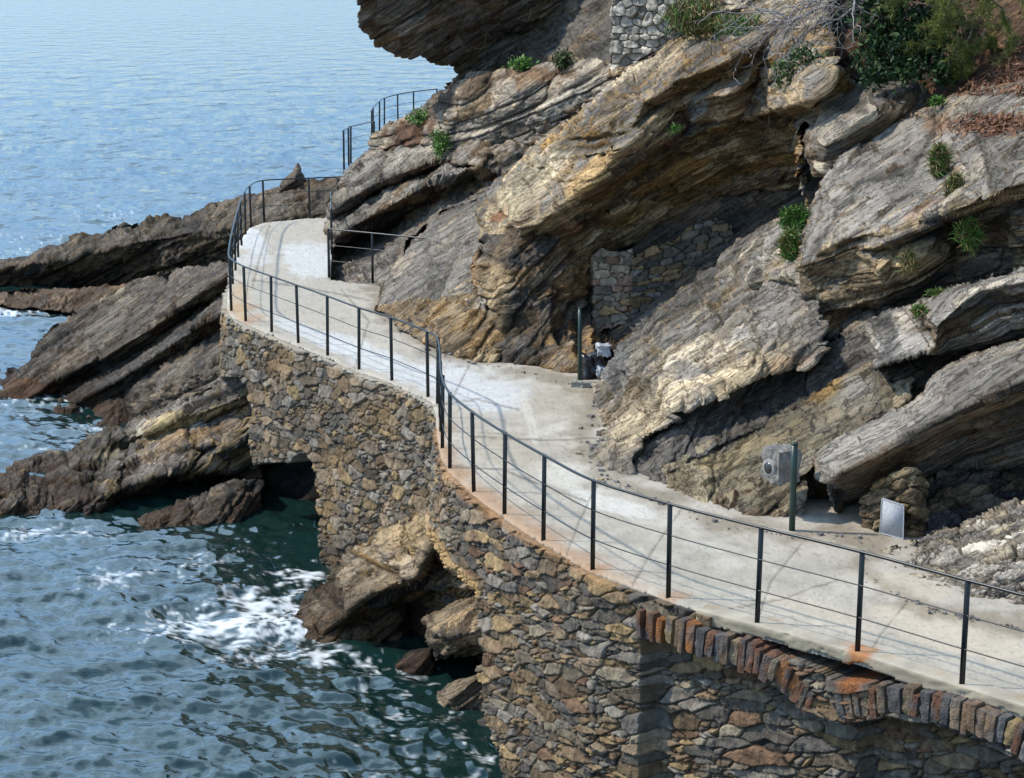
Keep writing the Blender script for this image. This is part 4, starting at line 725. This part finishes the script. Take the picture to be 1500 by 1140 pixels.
# ================================================================== RAILINGS
def tube(pts, r, n=8):
    P = np.asarray(pts, float); T = np.gradient(P, axis=0); T /= np.linalg.norm(T, axis=1)[:, None]+1e-9
    up = np.where(np.abs(T[:, 2:3]) > .9, np.array([[1., 0, 0]]), np.array([[0, 0, 1.]])); A = np.cross(T, up); A /= np.linalg.norm(A, axis=1)[:, None]; B = np.cross(A, T)
    th = np.arange(n)/n*2*np.pi; rr = np.broadcast_to(np.asarray(r, float), (len(P),))[:, None, None]
    V = P[:, None]+rr*(np.cos(th)[None, :, None]*A[:, None]+np.sin(th)[None, :, None]*B[:, None])
    i = np.arange(len(P)-1)[:, None]*n; j = np.arange(n)[None]; j1 = (j+1) % n
    Q = np.stack([i+j, i+j1, i+n+j1, i+n+j], -1).reshape(-1, 4)
    V = np.concatenate([V.reshape(-1, 3), P[:1], P[-1:]]); e = (len(P)-1)*n; c0 = len(V)-2
    T3 = np.concatenate([np.stack([0*j[0]+c0, j1[0], j[0]], 1), np.stack([0*j[0]+c0+1, e+j[0], e+j1[0]], 1)])
    return V, Q, T3
def post_mesh(h, wd=.05, name='post'):
    z = [-.03, h*.5, h-.012, h]; s = [wd/2, wd/2, wd/2, wd/2-.008]; V = []; Q = []
    for a, b in zip(z, s): V += [(-b, -b*.3, a), (b, -b*.3, a), (b, b*.3, a), (-b, b*.3, a)]
    for k in range(3):
        for i in range(4): Q.append((4*k+i, 4*k+(i+1) % 4, 4*k+4+(i+1) % 4, 4*k+4+i))
    Q += [(12, 13, 14, 15), (3, 2, 1, 0)]
    return mesh(name, V, Q)
def spline(P, res=.08):
    P = np.asarray(P, float); Q = np.r_[[2*P[0]-P[1]], P, [2*P[-1]-P[-2]]]; o = []
    for k in range(1, len(Q)-2):
        n = max(2, int(np.linalg.norm(Q[k+1]-Q[k])/res)); t = (np.arange(n)/n)[:, None]
        o.append(.5*(2*Q[k]+(Q[k+1]-Q[k-1])*t+(2*Q[k-1]-5*Q[k]+4*Q[k+1]-Q[k+2])*t*t+(3*Q[k]-Q[k-1]-3*Q[k+1]+Q[k+2])*t**3))
    return np.concatenate(o+[P[-1:]])
def railing(posts, label, group, heights=(.99, .66, .34), extra=None, hs=1.0):
    posts = [np.asarray(p, float) for p in posts]
    root = tag(empty('railing', posts[0]), label, 'railing', group); o0 = posts[0]
    pm_ = None
    rs2 = random.Random(3)
    for k, p in enumerate(posts):
        if pm_ is None: pm_ = link('post', post_mesh(hs), METAL, root); o = pm_
        else: o = pm_.copy(); COL.objects.link(o); o.parent = root
        d = posts[min(k+1, len(posts)-1)]-posts[max(k-1, 0)]
        o.location = p-o0; o.rotation_euler = (R(rs2.uniform(-1, 1)), R(rs2.uniform(-1, 1)), R(rs2.uniform(-4, 4)))
    line = spline(posts if extra is None else extra)
    for h, r, nm in zip(heights, (.016, .007, .007), ('handrail', 'rail', 'rail')):
        V, Q, T = tube(line-o0+np.array([0, 0, h]), r, 8); link(nm, mesh(nm, V, Q, None, True, T), METAL, root)
    return root
MP = [(1570, 1052), (1409, 1003), (1256, 955), (1109, 913), (979, 874), (868, 834), (796, 791), (739, 753), (694, 719), (659, 685), (648, 656), (646, 632), (645, 611), (641, 592), (627, 581), (574, 557), (526, 540), (480, 520), (437, 502), (398, 486), (360, 470), (339, 455), (338, 437), (341, 416), (345, 396), (349, 377), (354, 359), (360, 343), (368, 332), (387, 323), (454, 319), (496, 317)]
railing([gp(x, y) for x, y in MP], 'long dark iron railing following the sea edge of the path', 'iron railings along the path')
railing([gp(482, 406), gp(546, 413), gp(640, 424)], 'short inner railing beside the dark gap near the far platform', 'iron railings along the path')
railing([gp(486, 344), gp(486, 372)], 'two close posts of railing at the stairs corner of the platform', 'iron railings along the path')
b = [pt(504, 247, 52), pt(511, 241, 54), pt(514, 238, 55), pt(548, 229, 57)]
railing(b, 'far railing beside the steps below the headland', 'iron railings along the path')
b = [pt(545, 212, 58.5), pt(547, 206, 60.5), pt(556, 196, 62), pt(563, 190, 63.5), pt(583, 184, 64), pt(606, 180, 64), pt(640, 176, 64)]
railing(b, 'farthest railing disappearing behind the brown headland', 'iron railings along the path')
# the far continuation of the walk
def slab(name, poly, th, mat, label=None, kind=None, col=(.45, .43, .4)):
    P = np.array([pt(*q) for q in poly]); n = len(P); V = np.r_[P, P-np.array([0, 0, th])]
    Q = [(k, (k+1) % n, n+(k+1) % n, n+k) for k in range(n)]; c = P.mean(0)
    V = np.r_[V, [c], [c-np.array([0, 0, th])]]
    T = [(k, (k+1) % n, 2*n) for k in range(n)]+[(n+(k+1) % n, n+k, 2*n+1) for k in range(n)]
    return tag(link(name, mesh(name, V, Q, np.tile(col, (len(V), 1)), False, T), mat), label, None, None, kind)
slab('path', [(502, 249, 51.8), (512, 243, 54), (514, 239, 55.4), (560, 230, 57), (570, 262, 50), (520, 268, 49)], 1.5, CONC, 'pale concrete step of the far path', 'structure')
slab('path', [(544, 213, 58.3), (547, 205, 61), (562, 191, 64), (650, 178, 64.5), (650, 210, 58)], 1.5, CONC, 'distant stretch of path below the headland', 'structure')

# ================================================================== SMALL THINGS
def pole(px, py, h, r, label, mat):
    q = gp(px, py); V, Q, T = tube([q+np.array([0, 0, z]) for z in (-.02, h*.33, h*.66, h)], r, 14)
    root = tag(empty('pole', q), label, 'pole'); V -= q
    link('tube', mesh('tube', V, Q, None, True, T), mat, root)
    V, Q, T = tube([np.array([0, 0, z]) for z in (h-.005, h+.012, h+.018)], [r*1.12, r*1.12, r*.7], 14); link('cap', mesh('cap', V, Q, None, True, T), mat, root)
    return root
pole(1160, 778, 1.03, .036, 'dark green steel post in front of the ochre bed', GREENM)
pr = pole(849, 560, 1.16, .032, 'dark green steel post in front of the cave', GREENM)
def lump(name, px, py, D, w, h, d, mat, label=None, cat=None, parent=None, col=(.3, .28, .25), amp=.2, seed=1, n=14, kn=1., rz=0.):
    rg_ = random.Random(seed); V, Q = rockbox(rg_, w, h, d, n, kn); q = pt(px, py, D)
    V += V*(amp*perlin(V[:, 0]*6/w*.3+seed, V[:, 1]*6/d*.3, V[:, 2]*6/h*.3)+amp*.6*perlin(V[:, 0]*14+seed, V[:, 1]*14, V[:, 2]*14))[:, None]
    V = np.stack([V[:, 0]*math.cos(rz)-V[:, 1]*math.sin(rz), V[:, 0]*math.sin(rz)+V[:, 1]*math.cos(rz), V[:, 2]], 1)
    c = np.array(col)*(1+.3*perlin(V[:, 0]*20, V[:, 1]*20, V[:, 2]*20))[:, None]
    o = link(name, mesh(name, V, Q, c), mat, parent); o.location = q if parent is None else Vector(q)-parent.location
    if label: tag(o, label, cat)
    return o
lump('base_stone', 845, 563, float(dz(845, 566)), .16, .10, .16, STONE, None, None, pr, (.30, .28, .24), .2, 2)
lump('base_stone', 858, 564, float(dz(858, 567)), .15, .09, .15, STONE, None, None, pr, (.26, .25, .23), .2, 3)
lump('rubbish_bag', 884, 513, 30.1, .20, .16, .2, WBAG, 'crumpled white plastic bag beside the cave post', 'bag', None, amp=.35, seed=5)
lump('rubbish_bag', 881, 546, 29.9, .13, .18, .16, WBAG, 'lower grey white bag resting on the path by the cave post', 'bag', None, amp=.35, seed=8)
lump('rubbish_bag', 868, 538, 30.3, .30, .42, .3, BBAG, 'black plastic sack between the cave post and the outcrop', 'bag', None, amp=.5, seed=7)
# stone block with a round lamp
blk = lump('lamp_block', 1143, 680, 22.5, .34, .40, .34, STONE, 'grey stone block with a round lamp set in it behind the green post', 'lamp block', None, (.215, .20, .18), .05, 11, 18, .6, R(33))
ax = np.array([-math.cos(R(33)), -math.sin(R(33)), .0]); q = np.array(blk.location)+ax*.165+np.array([0, 0, -.02])
V, Q, T = tube([q-ax*.10, q+ax*.012, q+ax*.022], [.115, .11, .095], 24); o = link('ring', mesh('ring', V-np.array(blk.location), Q, np.tile((.27, .26, .245), (len(V), 1)), True, T), STONE, blk)
V, Q, T = tube([q, q+ax*.0245], [.070, .068], 24); o = link('lens', mesh('lens', V-np.array(blk.location), Q, None, True, T), plain('lamp_glass', (.03, .032, .035), .25), blk)
# masonry pier with the grey hatch
pier_ = relief('masonry_pier', [(1262, 782, 22.0), (1264, 735, 22.1), (1288, 704, 22.05), (1332, 688, 21.75), (1352, 700, 22.1), (1352, 790, 21.9), (1339, 802, 21.62), (1336, 740, 21.68)], 7, cons=[(3, 7, 6)], mode='rubble', rub=(.24, .13, [(.26, .18, .09), (.20, .15, .1), BRN, (.17, .13, .09), (.24, .19, .12)]), seed=77, rag=2, rim=.04, th=.7)
tag(pier_, 'ochre stone pier holding up the low alcove', 'stone pier')
pn = np.array([-.35, -.93, 0]); pn /= np.linalg.norm(pn)
cs = [pt(1294, 728, 21.86), pt(1326, 738, 21.66), pt(1325, 787, 21.62), pt(1291, 778, 21.84)]
V = [c_+pn*.085 for c_ in cs]+[c_+pn*.04 for c_ in cs]
hat = tag(empty('access_hatch', cs[3]), 'plain pale grey hatch on the alcove pier', 'hatch')
link('panel', mesh('panel', np.array(V)-np.array(cs[3]), [(3, 2, 1, 0), (4, 5, 6, 7), (0, 1, 5, 4), (1, 2, 6, 5), (2, 3, 7, 6), (3, 0, 4, 7)]), PANEL, hat)
fr = []
Vf, Qf = [], []
for a_, b_ in ((0, 1), (1, 2), (2, 3), (3, 0)):
    v_, q_, t_ = tube([V[a_], V[b_]], .007, 4); q_ = np.r_[q_]; Qf.append(q_+len(np.concatenate(Vf)) if Vf else q_); Vf.append(v_)
link('frame', mesh('frame', np.concatenate(Vf)-np.array(cs[3]), np.concatenate(Qf)), PANEL, hat)

# ================================================================== PLANTS
def blades(name, px, py, D, rx, ry, n, ln, wd, cols, label, cat='grass', seed=0, droop=.7, spread=.7, lean=(0, 0, 1), group=None):
    """rx, ry in metres: an ellipse on the rock face from which blades spring"""
    rg_ = np.random.RandomState(seed); q = pt(px, py, D)
    a = rg_.uniform(0, 2*np.pi, n); r_ = np.sqrt(rg_.uniform(0, 1, n))
    base = q+np.stack([np.cos(a)*r_*rx, rg_.normal(0, .3, n)*rx*.6, np.sin(a)*r_*ry], 1)
    dr = np.array(lean)+rg_.normal(0, spread, (n, 3)); dr[:, 1] -= .25; dr /= np.linalg.norm(dr, axis=1)[:, None]
    L_ = ln*rg_.uniform(.5, 1.2, n)[:, None]; sd_ = np.cross(dr, rg_.normal(size=(n, 3))); sd_ /= np.linalg.norm(sd_, axis=1)[:, None]; sd_ *= wd
    m1 = base+dr*L_*.55; tip = base+dr*L_-np.array([0, 0, 1])*L_*droop*.35
    V = np.stack([base-sd_, base+sd_, m1+sd_*.9, m1-sd_*.9, tip+sd_*.25, tip-sd_*.25], 1).reshape(-1, 3)
    i = np.arange(n)[:, None]*6; Q = np.concatenate([i+np.array([[0, 1, 2, 3]]), i+np.array([[3, 2, 4, 5]])])
    cc = np.array(cols)[rg_.randint(0, len(cols), n)]*rg_.uniform(.6, 1.3, n)[:, None]
    return tag(link(name, mesh(name, V-q, Q, np.repeat(cc, 6, 0)), LEAF), label, cat, group), q
def placeb(*a, **k): o, q = blades(*a, **k); o.location = q; return o
GRN = [(.08, .19, .03), (.12, .25, .04), (.06, .14, .025), (.14, .24, .06)]; DRY = [(.22, .17, .06), (.28, .2, .09), (.15, .14, .05), (.08, .11, .03)]; MIX = GRN+DRY[:2]
placeb('plant', 1166, 325, 27.6, .21, .17, 1000, .16, .009, GRN+[(.16, .20, .05)], 'bright green clump growing on the ledge of the great slab', 'plant', 1)
placeb('plant', 1158, 362, 27.0, .13, .2, 650, .17, .008, GRN+DRY[:2], 'lower half of the green growth hanging beside the great slab', 'plant', 2)
placeb('grass_tuft', 1346, 457, 23.8, .09, .05, 220, .11, .006, MIX, 'grass tuft on the pale overhanging slab', 'grass', 7)
placeb('grass_tuft', 1372, 431, 24.1, .13, .03, 220, .10, .006, MIX, 'grass tuft behind the top edge of the pale slab', 'grass', 8)
placeb('grass_tuft', 1020, 30, 34.2, .5, .3, 800, .35, .008, DRY+GRN[:1], 'dry yellow grass hanging beside the pale rubble wall', 'grass', 9, droop=1.4)
placeb('grass_tuft', 1085, 40, 33.0, .45, .15, 350, .3, .008, MIX, 'thin green and straw grass above the cave', 'grass', 10, droop=1.2)
placeb('grass_tuft', 1372, 150, 28.0, .10, .06, 160, .1, .008, GRN, 'tiny green tuft at the head of the weedy gully', 'grass', 11)
placeb('weeds', 1376, 240, 25.7, .13, .22, 800, .16, .006, MIX+DRY, 'weeds at the top of the gully in the great slab', 'weeds', 12, droop=1)
placeb('weeds', 1398, 288, 24.75, .12, .24, 800, .16, .006, DRY+GRN[:1], 'straw coloured weeds halfway down the gully', 'weeds', 13, droop=1)
placeb('weeds', 1420, 345, 24.4, .15, .2, 650, .15, .006, MIX, 'green weeds at the foot of the gully', 'weeds', 14, droop=1)
placeb('weeds', 1330, 385, 24.8, .09, .14, 200, .16, .005, DRY, 'dry weeds hanging on the ochre face of the great slab', 'weeds', 15, droop=1.5)
placeb('weeds', 990, 190, 32.0, .1, .05, 90, .12, .006, GRN, 'little green weed in the shadowed crack above the cave', 'weeds', 16)

def leafcloud(name, blobs, n, size, cols, label, cat, seed, asp=.6, parent=None):
    rg_ = np.random.RandomState(seed); C = []
    wts = np.array([b_[3]*b_[4] for b_ in blobs]); wts /= wts.sum()
    for (px, py, D, rx, ry), k in zip(blobs, (wts*n).astype(int)):
        u = rg_.normal(size=(k, 3)); u /= np.linalg.norm(u, axis=1)[:, None]; r_ = rg_.uniform(.25, 1, k)[:, None]**.6
        C.append(pt(px, py, D)+u*r_*np.array([rx, min(rx, .45), ry])*(1+.3*rg_.normal(size=(k, 1))))
    C = np.concatenate(C); n = len(C)
    a = rg_.normal(size=(n, 3)); a[:, 2] -= .5; a /= np.linalg.norm(a, axis=1)[:, None]; nn = rg_.normal(size=(n, 3))+np.array([-.4, -.5, .9]); b_ = np.cross(a, nn); b_ /= np.linalg.norm(b_, axis=1)[:, None]
    s = size*rg_.uniform(.5, 1.3, (n, 1)); a = a*s; b_ = b_*s*asp
    V = np.stack([C-a, C+b_*.8-a*.1, C+a, C-b_*.8-a*.1], 1).reshape(-1, 3); Q = np.arange(n*4).reshape(-1, 4)
    cc = np.array(cols)[rg_.randint(0, len(cols), n)]*rg_.uniform(.6, 1.4, (n, 1)); q = C.mean(0)
    o = link(name, mesh(name, V-q, Q, np.repeat(cc, 4, 0)), LEAF, parent); o.location = q
    if label: tag(o, label, cat)
    return o
leafcloud('plant', [(609, 174, 44.7, .22, .13), (619, 169, 44.6, .24, .15), (629, 173, 44.5, .2, .12), (616, 178, 44.5, .24, .08)], 950, .038, GRN+[(.10, .13, .05)], 'green cushion plant above the brown soil on the headland', 'plant', 31)
leafcloud('plant', [(643, 201, 42.4, .2, .17), (650, 208, 42.3, .19, .17), (642, 214, 42.3, .16, .18), (646, 222, 42.25, .12, .16)], 1050, .036, GRN+DRY[3:], 'green plant hanging in the seam below the headland', 'plant', 32)
leafcloud('plant', [(762, 93, 41.2, .24, .13), (766, 92, 41.2, .17, .12)], 620, .05, GRN, 'small green tuft left of the pale rubble wall', 'plant', 33)
leafcloud('plant', [(824, 86, 40.1, .18, .18), (826, 88, 40.05, .16, .13)], 620, .05, [(.04, .07, .02), (.07, .09, .03), (.10, .10, .04)], 'dull green tuft under the rooty overhang', 'plant', 34)
IVY = [(.018, .045, .014), (.03, .07, .02), (.012, .03, .012), (.05, .085, .025)]
leafcloud('ivy', [(1300, 20, 29.4, .55, .5), (1330, 70, 29.2, .5, .4), (1280, 75, 29.3, .28, .4), (1275, 110, 29.1, .16, .2), (1320, 105, 29, .35, .2), (1380, 105, 28.8, .2, .25), (1370, 40, 29.4, .4, .5), (1300, -40, 29.6, .8, .4)], 7500, .05, IVY, 'dark green ivy bush over the boulder', 'shrub', 3)
leafcloud('climber', [(1150, 100, 30.2, .18, .2), (1175, 80, 30, .22, .18), (1140, 118, 30.3, .08, .12), (1195, 90, 30, .2, .12), (1080, 45, 32.5, .3, .1)], 900, .04, [(.03, .075, .02), (.06, .11, .03), (.09, .12, .04)], 'small green climber at the lip of the cave', 'shrub', 4)
# pine branch: needles along twigs
def twigs(name, starts, n, ln, r, cols, seed, dirv, spread, mat, label=None, cat=None, sub=3, needles=0, ncols=None, nlen=.09, parent=None):
    rg_ = np.random.RandomState(seed); VV, QQ, TT, CC = [], [], [], []; no_ = 0; tips = []
    def grow(p, d, l, rr, lev):
        nonlocal no_
        k = 7; pts = [p]; dd = d/np.linalg.norm(d)
        for _ in range(k): dd = dd+rg_.normal(0, .22, 3); dd[2] -= .05; dd /= np.linalg.norm(dd); pts.append(pts[-1]+dd*l/k)
        v, q_, t_ = tube(pts, np.linspace(rr, rr*.35, k+1), 5); VV.append(v); QQ.append(q_+no_); TT.append(t_+no_); CC.append(np.tile(np.array(cols[rg_.randint(len(cols))])*rg_.uniform(.7, 1.2), (len(v), 1))); no_ += len(v)
        if lev > 0:
            for _ in range(sub): i = rg_.randint(1, k+1); grow(pts[i], dd+rg_.normal(0, .6, 3), l*rg_.uniform(.4, .7), rr*.55, lev-1)
        if lev <= 1: tips.append((np.array(pts)))
    for i in range(n):
        s = starts[rg_.randint(len(starts))]; p = pt(s[0]+rg_.normal(0, s[3]), s[1]+rg_.normal(0, s[3]*.5), s[2]+rg_.normal(0, .15))
        grow(p, np.array(dirv)+rg_.normal(0, spread, 3), ln*rg_.uniform(.6, 1.2), r, 2)
    V = np.concatenate(VV); q = V.mean(0); o = link(name, mesh(name, V-q, np.concatenate(QQ), np.concatenate(CC), True, np.concatenate(TT)), mat); o.location = q
    if label: tag(o, label, cat)
    if needles:
        P_ = np.concatenate(tips); m = rg_.randint(0, len(P_), needles); b0 = P_[m]; d = rg_.normal(size=(needles, 3))+np.array([-.2, -.3, -.1]); d /= np.linalg.norm(d, axis=1)[:, None]
        sd_ = np.cross(d, rg_.normal(size=(needles, 3))); sd_ /= np.linalg.norm(sd_, axis=1)[:, None]; sd_ *= .0035; t_ = b0+d*nlen*rg_.uniform(.6, 1.2, (needles, 1))
        cc = np.array(ncols)[rg_.randint(0, len(ncols), needles)]*rg_.uniform(.7, 1.3, (needles, 1))
        link('needles', mesh('needles', np.stack([b0-sd_, b0+sd_, t_+sd_*.4, t_-sd_*.4], 1).reshape(-1, 3)-q, np.arange(needles*4).reshape(-1, 4), np.repeat(cc, 4, 0)), LEAF, o)
    return o
GT = [(.30, .27, .25), (.22, .19, .17), (.36, .33, .31)]
twigs('dry_branch', [(1230, -20, 30.4, 20), (1260, 0, 30.2, 16), (1200, 10, 30.8, 18), (1160, 30, 31, 15), (1250, -30, 29.6, 25)], 34, .95, .014, GT, 5, (-.8, -.3, -.35), .45, TWIG, 'bare grey twigs hanging over the cave', 'branch')
twigs('pine_branch', [(1400, 0, 28.6, 20), (1440, -20, 28.4, 22), (1380, 20, 28.8, 12), (1420, 40, 28.5, 14), (1470, -30, 28.2, 15), (1480, 20, 27.9, 25), (1500, -20, 27.8, 25)], 20, .7, .012, [(.12, .085, .06), (.2, .16, .13)], 6, (-.3, -.3, -.3), .6, TWIG, 'yellow green pine branch beside the ivy', 'branch', needles=17000, ncols=[(.17, .19, .035), (.12, .16, .03), (.22, .2, .05), (.08, .11, .025)], nlen=.11)
twigs('root', [(800, 20, 43.9, 40), (760, 60, 44.5, 40), (700, 30, 44.3, 25), (850, 60, 43.6, 25)], 16, .7, .013, [(.24, .19, .15), (.16, .12, .09)], 9, (-.5, -.4, -.6), .5, TWIG, 'pale roots trailing over the rough overhang', 'root', sub=2)['kind'] = 'stuff'
# fallen needles on the slope: loose litter
rg_ = np.random.RandomState(12); nl = 2600
ax_ = rg_.uniform(1385, 1560, nl); ay = rg_.uniform(30, 140, nl); keep = ay > 205-.75*(ax_-1310); ax_, ay = ax_[keep], ay[keep]
x2 = rg_.normal(1462, 34, 900); y2 = rg_.normal(182, 7, 900); ax_ = np.r_[ax_, x2]; ay = np.r_[ay, y2]
bpy.context.view_layer.update()
dg = bpy.context.evaluated_depsgraph_get(); pts_ = []
org = Vector((0, 0, CAMZ))
for u_, v_ in zip(ax_, ay):
    d = Vector(pt(u_, v_, 1.)-np.array([0, 0, CAMZ])).normalized(); ok, lc, nr_, _, ob_, _ = S.ray_cast(dg, org, d)
    if ok and ob_.name.startswith('cliff'): pts_.append((lc, nr_))
C = np.array([p_[0] for p_ in pts_]); Nn = np.array([p_[1] for p_ in pts_]); nl = len(C)
d = np.cross(Nn, rg_.normal(size=(nl, 3))); d /= np.linalg.norm(d, axis=1)[:, None]; s_ = np.cross(d, Nn)*.006; d = d*rg_.uniform(.03, .09, (nl, 1)); C = C+Nn*.008
cc = np.array([(.20, .085, .04), (.13, .055, .03), (.26, .13, .065), (.09, .045, .028)])[rg_.randint(0, 4, nl)]
o = link('pine_litter', mesh('pine_litter', np.stack([C-d-s_, C-d+s_, C+d+s_, C+d-s_+Nn*.015], 1).reshape(-1, 3), np.arange(nl*4).reshape(-1, 4), np.repeat(cc, 4, 0)), LEAF)
tag(o, 'rust brown fallen pine needles on the upper right slope', 'litter', kind='stuff')

# loose stones and chips fallen along the foot of the cliff
rg_ = np.random.RandomState(31); VV, QQ, CC = [], [], []; no_ = 0
ft_ = np.array(FOOT, float); sg_ = np.r_[0, np.cumsum(np.hypot(*np.diff(ft_, axis=0).T))]
for k in range(210):
    t_ = rg_.uniform(0, sg_[-1]); px_ = np.interp(t_, sg_, ft_[:, 0]); py_ = np.interp(t_, sg_, ft_[:, 1])+abs(rg_.normal(0, 4)); px_ += rg_.normal(0, 5)
    q = gp(px_, py_, .012); sz = .012+.05*rg_.uniform()**4
    v_, q_ = rockbox(random.Random(k), sz*rg_.uniform(.8, 2), sz*.7, sz*rg_.uniform(.8, 1.5), 2); a_ = rg_.uniform(0, 6.28)
    v_ = np.stack([v_[:, 0]*math.cos(a_)-v_[:, 1]*math.sin(a_), v_[:, 0]*math.sin(a_)+v_[:, 1]*math.cos(a_), v_[:, 2]], 1)
    VV.append(v_+q); QQ.append(q_+no_); no_ += len(v_); CC.append(np.tile(np.array((G, G2, TAN, G, (.3, .25, .2))[rg_.randint(5)]), (len(v_), 1)))
tag(link('gravel', mesh('gravel', np.concatenate(VV), np.concatenate(QQ), np.concatenate(CC)), STONE), 'loose chips of stone along the foot of the cliff', 'gravel', kind='stuff')
